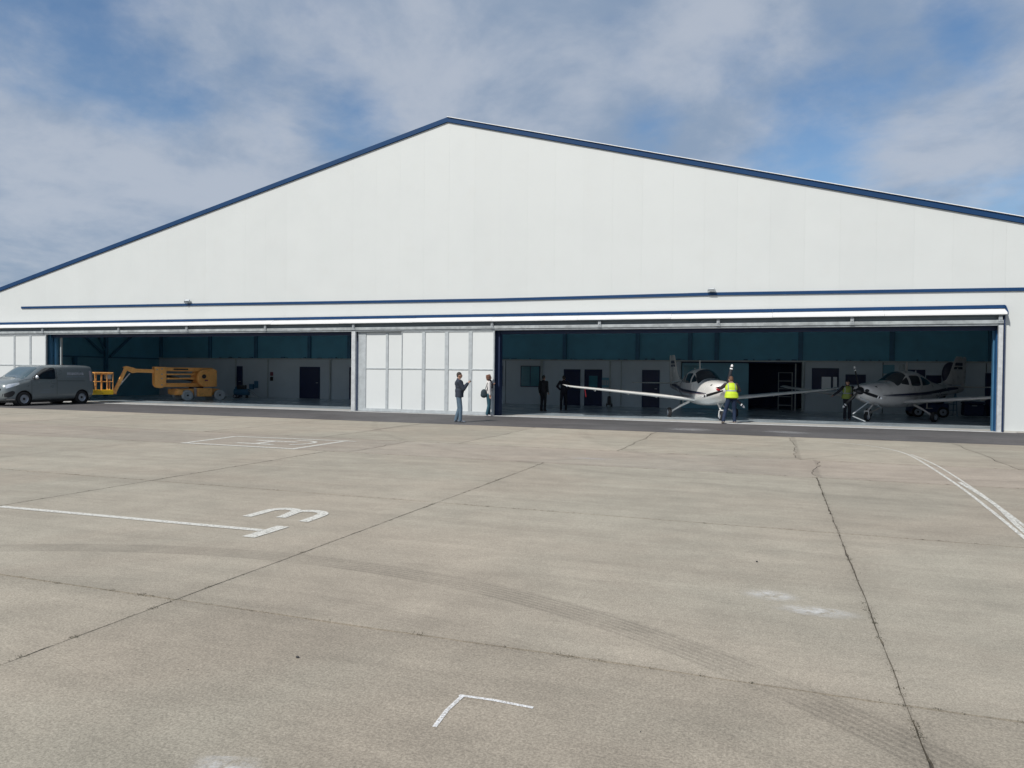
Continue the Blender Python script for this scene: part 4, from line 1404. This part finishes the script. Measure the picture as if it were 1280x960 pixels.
    for sg in (1, -1):
        MB().box(-4.0, -3.8, sg * .50, sg * .68, .48, .50).box(-3.92, -3.88, sg * .48, sg * .51, .49, .72).build('step', 'plane_grey', t)
    # fin and rudder
    def fin(pts_le, pts_te, name, mm):
        mb = MB()
        vs = []
        n = 12
        for (xl, z), (xt, _) in zip(pts_le, pts_te):
            ch = xl - xt
            for i in range(n):
                a = 2 * math.pi * i / n
                xc = .5 * (1 + math.cos(a))
                th = .055 * ch * math.sin(a) * (0.5 + 0.5 * (1 - xc)) * 1.1
                vs.append((xl - xc * ch, th, z))
        m = len(pts_le)
        fs = [(j * n + i, j * n + (i + 1) % n, (j + 1) * n + (i + 1) % n, (j + 1) * n + i) for j in range(m - 1) for i in range(n)]
        fs += [tuple(range(n)), tuple(range(m * n - 1, m * n - n - 1, -1))]
        return mb.add(vs, fs).build(name, mm, t, smooth_=True)
    f = fin([(-5.2, 1.46), (-5.85, 1.54), (-6.25, 1.68), (-6.50, 1.95), (-6.72, 2.3), (-6.92, 2.62), (-7.02, 2.70)],
            [(-7.45, 0), (-7.47, 0), (-7.48, 0), (-7.50, 0), (-7.54, 0), (-7.58, 0), (-7.52, 0)], 'fin', paint)
    fin([(-7.42, 1.22), (-7.47, 1.6), (-7.52, 2.1), (-7.58, 2.6), (-7.62, 2.70)], [(-7.72, 0), (-7.80, 0), (-7.84, 0), (-7.88, 0), (-7.80, 0)], 'rudder', paint)
    mb = MB()
    for sg in (1, -1):
        for (z0, z1) in ((2.14, 2.24), (2.30, 2.43)):
            xs0 = -6.72 - (z0 - 2.3) * .6
            mb.add([(xs0 - .10, sg * .047, z0), (-7.50, sg * .030, z0), (-7.50, sg * .030, z1), (xs0 - .10 - .08, sg * .045, z1)], [(0, 1, 2, 3)])
    mb.build('fin_marking', 'stripe_navy', f)
    # antenna
    MB().prism([(-3.30, 2.02), (-3.12, 2.02), (-3.20, 2.38), (-3.26, 2.38)], -.010, .010, 'y').build('antenna', paint, t)
    MB().prism([(-3.95, 1.88), (-3.78, 1.90), (-3.86, 2.05), (-3.91, 2.05)], -.008, .008, 'y').build('antenna', paint, t)
    if reg:
        # registration letters low on the rear fuselage, drawn as strokes
        d = 4.75
        glyphs = {'bar': [(0, .03, 0, 1)], 'E': [(0, .03, 0, 1), (0, .12, .85, 1), (0, .12, .42, .57), (0, .12, 0, .15)], 'H': [(0, .03, 0, 1), (.09, .12, 0, 1), (0, .12, .42, .57)], 'L': [(0, .03, 0, 1), (0, .12, 0, .15)], '-': [(0, .08, .42, .57)], 'C': [(0, .03, 0, 1), (0, .12, .85, 1), (0, .12, 0, .15)]}
        for gl in ('C', '-', 'H', 'C', 'L', 'C'):
            mb = MB()
            for a, b, lo, hi in glyphs[gl]:
                for sg in (1, -1):
                    qd = L.side_patch([(d + a, 1.00 + lo * .24 + .03 * (d - 4.75), 1.00 + hi * .24 + .03 * (d - 4.75)), (d + b, 1.00 + lo * .24 + .03 * (d - 4.75), 1.00 + hi * .24 + .03 * (d - 4.75))], sg, .008, nu=1, nv=1)
                    mb.add(qd.v, qd.f)
            mb.build('registration_letter', 'stripe_navy', t)
            d += .175
    return t


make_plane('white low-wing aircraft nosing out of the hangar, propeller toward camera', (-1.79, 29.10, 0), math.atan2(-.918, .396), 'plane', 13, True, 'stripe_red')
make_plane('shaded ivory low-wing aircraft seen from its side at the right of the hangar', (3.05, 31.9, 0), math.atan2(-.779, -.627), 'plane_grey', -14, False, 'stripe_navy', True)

# red ribbon hanging from the left wing
rb = MB().beam((0, 0, 0), (.05, 0, -.32), .012, .035).build('warning_ribbon', 'red', loc=(-7.45, 29.75, 1.12))
tag(rb, 'red remove-before-flight ribbon hanging below the white wing', 'ribbon')

# tow bar at the second aircraft
tb = thing('tow_bar', 'white angled tow bar leaning at the nose wheel of the shaded aircraft', 'tow bar', (3.1, 31.2, 0))
MB().limb([(-.05, 0, .95), (.22, 0, .80), (-.32, -.1, .34)], [.024, .024, .024], 8).build('bar', 'galv_dark', tb, smooth_=True)
MB().limb([(-.32, -.1, .24), (.10, -.1, .06)], [.024, .024], 8).build('handle', 'galv_dark', tb, smooth_=True)
MB().limb([(-.32, -.1, .34), (-.32, -.1, .24)], [.02, .02], 8).build('hinge', 'black', tb, smooth_=True)

# dark things at the back of the right bay
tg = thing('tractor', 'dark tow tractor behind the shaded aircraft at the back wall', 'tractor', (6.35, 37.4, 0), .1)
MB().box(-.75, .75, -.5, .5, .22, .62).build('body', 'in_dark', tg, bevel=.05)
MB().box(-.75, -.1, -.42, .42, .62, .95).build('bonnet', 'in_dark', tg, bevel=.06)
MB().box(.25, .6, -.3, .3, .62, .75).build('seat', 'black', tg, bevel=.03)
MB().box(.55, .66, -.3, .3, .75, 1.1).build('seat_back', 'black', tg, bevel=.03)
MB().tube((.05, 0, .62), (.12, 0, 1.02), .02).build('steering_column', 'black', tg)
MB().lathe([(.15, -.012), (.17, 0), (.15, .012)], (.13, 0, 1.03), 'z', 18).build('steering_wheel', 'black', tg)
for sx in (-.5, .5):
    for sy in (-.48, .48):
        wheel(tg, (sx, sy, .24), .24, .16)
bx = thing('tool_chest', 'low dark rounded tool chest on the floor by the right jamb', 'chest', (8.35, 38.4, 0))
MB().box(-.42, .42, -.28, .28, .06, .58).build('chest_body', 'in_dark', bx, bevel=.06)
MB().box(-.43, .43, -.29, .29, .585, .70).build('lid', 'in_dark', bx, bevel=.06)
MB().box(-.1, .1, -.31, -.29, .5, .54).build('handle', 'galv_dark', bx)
hg = thing('ladder', 'thin dark step ladder leaning open by the tail of the shaded aircraft', 'ladder', (7.5, 38.9, 0))
for sx in (-.25, .25):
    MB().tube((sx, -.45, .01), (sx, 0, 1.3), .022, n=8).build('stile', 'in_steel', hg)
    MB().tube((sx, .45, .01), (sx, 0, 1.3), .018, n=8).build('stile', 'in_steel', hg)
for k in range(4):
    z = .27 + k * .27
    MB().box(-.25, .25, -.45 + z * .346 - .05, -.45 + z * .346 + .05, z, z + .02).build('rung', 'in_steel', hg)
cu = tag(MB().ell((0, 0, 0), (.34, .12, .55), 20, 12).build('hanging_cover', M['stripe_navy'], loc=(7.62, 39.42, 1.95), smooth_=True), 'dark purple cover hanging on the wall before the tail fin', 'cover')
co = tag(MB().lathe([(.01, -.24), (.13, -.24), (.16, .0), (.11, .22), (.01, .24)], (0, 0, 0), 'z', 16).build('hanging_coat', 'pipe', loc=(5.62, 39.42, 2.16), smooth_=True), 'pale coat-like bundle hanging high on the wall above the cockpit', 'coat')

# ------------------------------------------------------------------ people
PM = {}


def pm(name, col, rough=0.8, var=0.12, vscale=14.0):
    if name not in PM:
        PM[name] = mat(name, col, rough, var=var, vscale=vscale, bump=0.25, bscale=30)
    return PM[name]


def vest_material(col):
    m = mat('hi_vis_yellow', col, 0.6, var=0.05, vscale=10)
    n, l = m.node_tree.nodes, m.node_tree.links
    b = n['Principled BSDF']
    tc = N(n, 'ShaderNodeTexCoord')
    sp = N(n, 'ShaderNodeSeparateXYZ')
    l.new(tc.outputs['Object'], sp.inputs[0])
    zz = sp.outputs[2]
    band = smooth(n, l, math_node(n, l, 'ABSOLUTE', math_node(n, l, 'SUBTRACT', zz, 1.16)), .020, .026, 1, 0)
    vx = smooth(n, l, math_node(n, l, 'ABSOLUTE', math_node(n, l, 'SUBTRACT', math_node(n, l, 'ABSOLUTE', sp.outputs[0]), .125)), .014, .02, 1, 0)
    vx = math_node(n, l, 'MULTIPLY', vx, smooth(n, l, zz, 1.15, 1.16))
    f = math_node(n, l, 'MAXIMUM', band, vx)
    mx = N(n, 'ShaderNodeMix', data_type='RGBA')
    l.new(f, mx.inputs['Factor'])
    src = b.inputs['Base Color'].links[0].from_socket
    l.new(src, mx.inputs['A'])
    mx.inputs['B'].default_value = (.28, .30, .33, 1)
    l.new(mx.outputs['Result'], b.inputs['Base Color'])
    return m


VEST = vest_material((0.55, 0.72, 0.03))
VEST_SHADED = vest_material((0.22, 0.28, 0.05))  # same hi-vis yellow, dulled to carry the lower light inside the hangar


def V(*a):
    return Vector(a)


def remeshed(mb, name, m, parent, voxel=0.011, smooth_it=4):
    """weld overlapping volumes into one continuous skin"""
    me = bpy.data.meshes.new(name)
    me.from_pydata(mb.v, [], mb.f)
    o = bpy.data.objects.new(name, me)
    C.objects.link(o)
    r = o.modifiers.new('remesh', 'REMESH')
    r.mode = 'VOXEL'
    r.voxel_size = voxel
    r.use_smooth_shade = True
    s_ = o.modifiers.new('smooth', 'SMOOTH')
    s_.iterations = smooth_it
    s_.factor = 0.5
    dg = bpy.context.evaluated_depsgraph_get()
    new = bpy.data.meshes.new_from_object(o.evaluated_get(dg))
    o.modifiers.clear()
    o.data = new
    new.materials.clear()
    new.materials.append(m)
    o.parent = parent
    return o


def person(label, loc, rz, P, skin=(.42, .24, .17), top=('jacket', (.03, .04, .06)), legs=('trousers', (.05, .08, .12)), shoes=(.05, .05, .06), hair=(.03, .025, .02),
           hairstyle='short', vest=False, cap=None, scale=1.0):
    """P: joint positions, local: +y is where the person faces, x is the person's right"""
    t = thing('person', label, 'person', loc, rz)
    t.scale = (scale,) * 3
    hip, chest, neck, head = P['hip'], P['chest'], P['neck'], P['head']
    hd = P.get('head_rot', 0.0)
    hr = Matrix.Rotation(P.get('head_pitch', 0.0), 3, 'X')
    hr = Matrix.Rotation(hd, 3, 'Z') @ hr
    sk = pm('skin_%d' % int(skin[0] * 1000), skin, 0.55, 0.04)
    b = MB()
    # head: cranium, jaw, nose, ears
    b.ell(head, (.074, .092, .108), 20, 14, hr)
    b.ell(head + hr @ V(0, .028, -.055), (.056, .060, .062), 16, 10, hr)
    b.ell(head + hr @ V(0, .040, -.098), (.030, .028, .022), 12, 8, hr)
    b.ell(head + hr @ V(0, .098, -.022), (.013, .020, .022), 10, 8, hr)
    b.ell(head + hr @ V(0, .086, -.062), (.024, .012, .010), 10, 6, hr)
    for sg in (-1, 1):
        b.ell(head + hr @ V(sg * .076, -.004, -.018), (.010, .020, .032), 8, 8, hr)
    b.limb([neck + V(0, 0, -.03), head + hr @ V(0, -.012, -.08)], [.058, .052], 14)
    # torso
    b.ell((chest + neck) / 2, (.15, .095, .15), 18, 12)
    b.ell((hip + chest) / 2, (.135, .095, .22), 18, 12)
    b.ell(hip, (.15, .105, .11), 18, 12)
    for s_, sg in (('L', -1), ('R', 1)):
        sh, el, wr = P['sh' + s_], P['el' + s_], P['wr' + s_]
        b.limb([sh, el, wr], [.050, .038, .026], 12)
        hdn = (P.get('hd' + s_, (wr - el))).normalized()
        side = P.get('th' + s_, V(0, 0, 1)).normalized()
        nrm = hdn.cross(side).normalized()
        palm = wr + hdn * .055
        b.limb([wr, palm], [.024, .028], 10)
        q = Matrix((side, nrm, hdn)).transposed()
        b.ell(palm, (.040, .016, .048), 12, 8, q)
        lens = (.070, .080, .074, .058)
        curl = P.get('curl', .35)
        for f in range(4):
            base = palm + hdn * .034 + side * (.027 - f * .018)
            d1 = (hdn + nrm * curl * .6).normalized()
            d2 = (hdn * (1 - curl) + nrm * curl * 1.4).normalized()
            k1 = base + d1 * lens[f] * .5
            b.limb([base, k1, k1 + d2 * lens[f] * .5], [.0095, .009, .008], 8)
        tb0 = palm - hdn * .02 + side * .034
        tb1 = tb0 + (side * .8 + hdn * .8).normalized() * .035
        b.limb([tb0, tb1, tb1 + (hdn + side * .2 + nrm * .3).normalized() * .028], [.012, .0105, .009], 8)
        hj, kn, an = P['hp' + s_], P['kn' + s_], P['an' + s_]
        b.limb([hj, kn, an], [.080, .052, .036], 14)
        fd = P.get('ft' + s_, V(0, 1, 0)).normalized()
        b.limb([an + V(0, 0, -.03), an + fd * .11 + V(0, 0, -.055)], [.036, .028], 10)
    remeshed(b, 'body', sk, t, .0095, 3)
    for sg in (-1, 1):
        MB().ell(head + hr @ V(sg * .028, .083, .004), (.011, .008, .008), 10, 8).build('eye', 'black', t, smooth_=True)
    # upper garment
    g = MB()
    e = P.get('bulk', .018)
    g.ell((chest + neck) / 2 + V(0, 0, -.015), (.165 + e, .105 + e, .15), 20, 12)
    g.ell(chest, (.155 + e, .11 + e, .15), 20, 12)
    g.ell((hip + chest) / 2, (.148 + e, .112 + e, .20), 20, 12)
    hem = hip + V(0, 0, .02)
    g.tube(hem + V(0, 0, -.09), hem + V(0, 0, .08), .150 + e, .145 + e, 22)
    # flatten hem tube front to back
    nv = 44
    for i in range(len(g.v) - nv, len(g.v)):
        x_, y_, z_ = g.v[i]
        g.v[i] = (x_, hip.y + (y_ - hip.y) * .75, z_)
    g.limb([neck + V(0, .0, -.05), neck + V(0, 0, .012)], [.085, .066], 14)
    for s_ in 'LR':
        sh, el, wr = P['sh' + s_], P['el' + s_], P['wr' + s_]
        w2 = el + (wr - el) * P.get('sleeve', .92)
        g.limb([sh, el, w2], [.064 + e * .5, .050 + e * .5, .040 + e * .3], 12)
    remeshed(g, top[0], pm(top[0] + '_%d' % int(top[1][2] * 999), top[1]), t, .012, 5)
    if vest:
        g = MB()
        g.ell((chest + neck) / 2 + V(0, 0, -.02), (.185 + e, .128 + e, .145), 20, 12)
        g.ell(chest, (.200 + e, .145 + e, .17), 20, 12)
        g.ell((hip + chest) / 2 + V(0, 0, .01), (.178 + e, .138 + e, .19), 20, 12)
        a_ = len(g.v)
        g.tube(hip + V(0, 0, -.03), hip + V(0, 0, .15), .235 + e, .205 + e, 24)
        for i in range(a_, len(g.v)):
            x_, y_, z_ = g.v[i]
            g.v[i] = (x_, hip.y + (y_ - hip.y) * .72, z_)
        o = remeshed(g, 'vest', VEST if vest is True else vest, t, .013, 5)
    # trousers
    g = MB()
    g.ell(hip + V(0, 0, -.01), (.158, .118, .12), 18, 12)
    for s_ in 'LR':
        hj, kn, an = P['hp' + s_], P['kn' + s_], P['an' + s_]
        g.limb([hj, kn, an + V(0, 0, .015)], [.098, .070, .062], 14)
        g.ell(an + V(0, .0, -.01), (.066, .068, .035), 12, 8)
    remeshed(g, legs[0], pm(legs[0] + '_%d' % int(legs[1][2] * 999), legs[1]), t, .012, 4)
    # shoes
    for s_ in 'LR':
        an = P['an' + s_]
        fd = P.get('ft' + s_, V(0, 1, 0)).normalized()
        lift_ = P.get('fl' + s_, 0.0)
        g = MB()
        g.ell(an + V(0, 0, -.035) - fd * .02, (.045, .052, .045), 14, 8)
        g.ell(an + fd * .06 + V(0, 0, -.048 - .01 * lift_), (.046, .046, .036), 14, 8)
        g.ell(an + fd * .135 + V(0, 0, -.056 - lift_), (.045, .055, .028), 14, 8)
        g.limb([an + V(0, 0, -.066) - fd * .035, an + fd * .15 + V(0, 0, -.068 - lift_)], [.018, .016], 10)
        remeshed(g, 'shoe', pm('shoe_%d' % int(shoes[0] * 999), shoes, .6), t, .009, 3)
    # hair
    g = MB()
    hm = pm('hair_%d' % int(hair[0] * 999), hair, .7, .3, 40)
    if cap:
        g.ell(head + hr @ V(0, -.006, .045), (.082, .10, .075), 18, 12, hr)
        g.ell(head + hr @ V(0, .10, .045), (.06, .055, .012), 14, 8, hr)
        remeshed(g, 'cap', pm('cap_%d' % int(cap[0] * 999), cap), t, .009, 2)
    elif hairstyle == 'short':
        g.ell(head + hr @ V(0, -.012, .026), (.080, .092, .092), 20, 14, hr)
        g.ell(head + hr @ V(0, -.052, -.012), (.070, .048, .070), 16, 10, hr)
        remeshed(g, 'hair', hm, t, .009, 2)
    else:
        rr_ = random.Random(2)
        g.ell(head + hr @ V(0, -.02, .03), (.092, .100, .098), 20, 14, hr)
        g.ell(head + hr @ V(0, -.06, -.04), (.085, .055, .095), 16, 10, hr)
        for k in range(46):
            a = rr_.uniform(0, 6.28)
            z = rr_.uniform(-.11, .10)
            rad = .088 * math.sqrt(max(0.05, 1 - ((z) / .15) ** 2))
            yy = -.03 + rad * math.sin(a)
            if yy > .055 and z < .05:
                continue
            g.ell(head + hr @ V(rad * math.cos(a), yy, z + .01), rr_.uniform(.018, .032), 8, 6)
        remeshed(g, 'hair', hm, t, .009, 1)
    return t


def stance(lean=0.0, wide=.10):
    P = dict(hip=V(0, 0, .95), chest=V(0, lean * .6, 1.27), neck=V(0, lean, 1.48), head=V(0, lean * 1.1 + .015, 1.635),
             shL=V(-.185, lean * .95, 1.42), shR=V(.185, lean * .95, 1.42), hpL=V(-.085, 0, .90), hpR=V(.085, 0, .90),
             knL=V(-wide, .02, .49), knR=V(wide, .02, .49), anL=V(-wide - .01, -.03, .085), anR=V(wide + .01, -.03, .085),
             elL=V(-.235, -.02, 1.13), elR=V(.235, -.02, 1.13), wrL=V(-.235, .04, .88), wrR=V(.235, .04, .88))
    P['thL'] = V(0, 1, 0)
    P['thR'] = V(0, 1, 0)
    return P


# man taking a picture: both hands raised in front of his chin
P = stance(.0)
P['elL'] = V(-.19, .15, 1.17); P['elR'] = V(.19, .16, 1.17)
P['wrL'] = V(-.07, .30, 1.36); P['wrR'] = V(.06, .31, 1.37)
P['hdL'] = V(.2, .7, .6); P['hdR'] = V(-.2, .7, .6)
P['thL'] = V(.8, 0, .6); P['thR'] = V(-.8, 0, .6)
P['anL'] = V(-.10, -.09, .085); P['anR'] = V(.10, .06, .085); P['knR'] = V(.10, .07, .49)
P['hip'] = V(0, .02, .95); P['chest'] = V(0, .03, 1.26)
P['bulk'] = .05
P['neck'] = V(0, -.02, 1.49); P['head'] = V(0, .015, 1.65)
P['curl'] = .5
man = (-10.50, 23.80)
person('man in dark navy jacket and blue jeans holding up a phone to take a picture', (man[0], man[1], .004), R(-66), P, top=('jacket', (.022, .030, .048)), legs=('jeans', (.085, .135, .185)), shoes=(.16, .19, .23), hair=(.035, .028, .024))
f = Matrix.Rotation(R(-66), 3, 'Z') @ V(0, .385, 1.47)
ph = MB().box(-.075, .075, -.005, .005, -.037, .037).build('phone', 'black', loc=(man[0] + f.x, man[1] + f.y, f.z), bevel=.004)
ph.rotation_euler = (R(-12), 0, R(-66))
tag(ph, 'black phone held up in the hands of the man in the navy jacket', 'phone')

# woman with shoulder bag
P = stance(.0, .07)
P['elL'] = V(-.21, .03, 1.15); P['elR'] = V(.22, .00, 1.14)
P['wrL'] = V(-.10, .16, 1.30); P['wrR'] = V(.23, .03, .90)
P['hdL'] = V(.5, .5, .4)
P['anL'] = V(-.07, .05, .085); P['anR'] = V(.07, -.07, .085)
P['bulk'] = .010
wom = (-10.93, 27.74)
wp = person('woman with curly auburn hair and white jacket beside the open door edge', (wom[0], wom[1], .004), R(-62), P, top=('jacket', (.62, .60, .58)), legs=('jeans', (.018, .075, .105)), shoes=(.62, .60, .60), hair=(.16, .075, .045), hairstyle='curly', scale=.955)
sc_ = MB()
sc_.limb([V(-.07, .03, 1.52), V(0, .085, 1.50), V(.07, .03, 1.52), V(0, -.05, 1.52), V(-.07, .03, 1.52)], [.032, .036, .032, .03, .032], 10)
sc_.limb([V(.01, .10, 1.48), V(.02, .145, 1.35), V(.0, .150, 1.20)], [.036, .042, .035], 10)
remeshed(sc_, 'scarf', pm('scarf', (.02, .015, .03)), wp, .012, 3)
bag = thing('shoulder_bag', 'dark teal shoulder bag hanging at the hip of the woman', 'bag', (wom[0], wom[1], 0), R(-62))
g = MB()
g.ell(V(.10, -.20, .93), (.07, .13, .165), 16, 12)
g.ell(V(.10, -.20, .86), (.075, .14, .12), 16, 12)
remeshed(g, 'bag_body', pm('bag', (.018, .035, .045)), bag, .012, 3)
g = MB()
g.limb([V(.11, -.16, 1.05), V(.17, -.10, 1.25), V(.15, -.02, 1.455), V(.12, .03, 1.44), V(.14, -.09, 1.05)], [.012, .012, .012, .012, .012], 8)
g.build('strap', pm('bag', (.018, .035, .045)), bag, smooth_=True)

# standing figure in the shade inside the door
P = stance(.0, .09)
P['elR'] = V(.24, -.04, 1.14); P['wrR'] = V(.20, .10, .93)
person('person in black standing on the hangar floor before the grey wall', (-10.17, 32.75, .004), R(-14), P, top=('coat', (.010, .011, .016)), legs=('trousers', (.008, .009, .013)), shoes=(.02, .02, .02), scale=.95)
# second figure, hand on hip
P = stance(.0, .12)
P['elR'] = V(.36, -.06, 1.18); P['wrR'] = V(.17, .06, 1.02); P['hdR'] = V(-.7, .5, -.2)
P['elL'] = V(-.33, -.02, 1.2); P['wrL'] = V(-.17, .1, 1.03); P['hdL'] = V(.7, .5, -.2)
person('person in dark clothes with hands on hips behind the white wing tip', (-9.55, 34.0, .004), R(22), P, top=('pullover', (.010, .010, .020)), legs=('trousers', (.008, .008, .014)), shoes=(.02, .02, .02), scale=.95)
# worker at the propeller, seen from behind, stepping forward
P = stance(.10)
P['hip'] = V(0, -.04, .93); P['chest'] = V(0, .04, 1.24); P['neck'] = V(0, .10, 1.43); P['head'] = V(.02, .17, 1.56); P['head_pitch'] = R(-18)
P['shL'] = V(-.185, .09, 1.37); P['shR'] = V(.185, .09, 1.37)
P['elL'] = V(-.30, .28, 1.24); P['wrL'] = V(-.36, .52, 1.26)
P['elR'] = V(.34, .20, 1.16); P['wrR'] = V(.30, .42, 1.14)
P['hpL'] = V(-.09, -.04, .88); P['hpR'] = V(.09, -.04, .88)
P['knL'] = V(-.19, .02, .47); P['anL'] = V(-.31, -.20, .10); P['flL'] = .02
P['knR'] = V(.12, .04, .47); P['anR'] = V(.12, -.02, .085)
P['curl'] = .7
person('worker in yellow hi-vis vest and blue jeans handling the aircraft propeller', (-1.55, 28.06, .004), R(16), P, top=('shirt', (.05, .035, .04)), legs=('jeans', (.007, .020, .055)), shoes=(.22, .18, .15), hair=(.12, .06, .035), vest=True, scale=1.03)
# second worker inside
P = stance(.0, .09)
P['elR'] = V(.38, .08, 1.22); P['wrR'] = V(.60, .14, 1.06)
P['elL'] = V(-.26, .10, 1.16); P['wrL'] = V(-.12, .26, 1.10)
person('worker in dark clothes and yellow vest beside the nose of the shaded aircraft', (2.72, 32.9, .004), R(185), P, top=('shirt', (.012, .012, .02)), legs=('trousers', (.008, .009, .018)), shoes=(.05, .05, .05), cap=(.02, .02, .03), vest=VEST_SHADED, scale=.93)
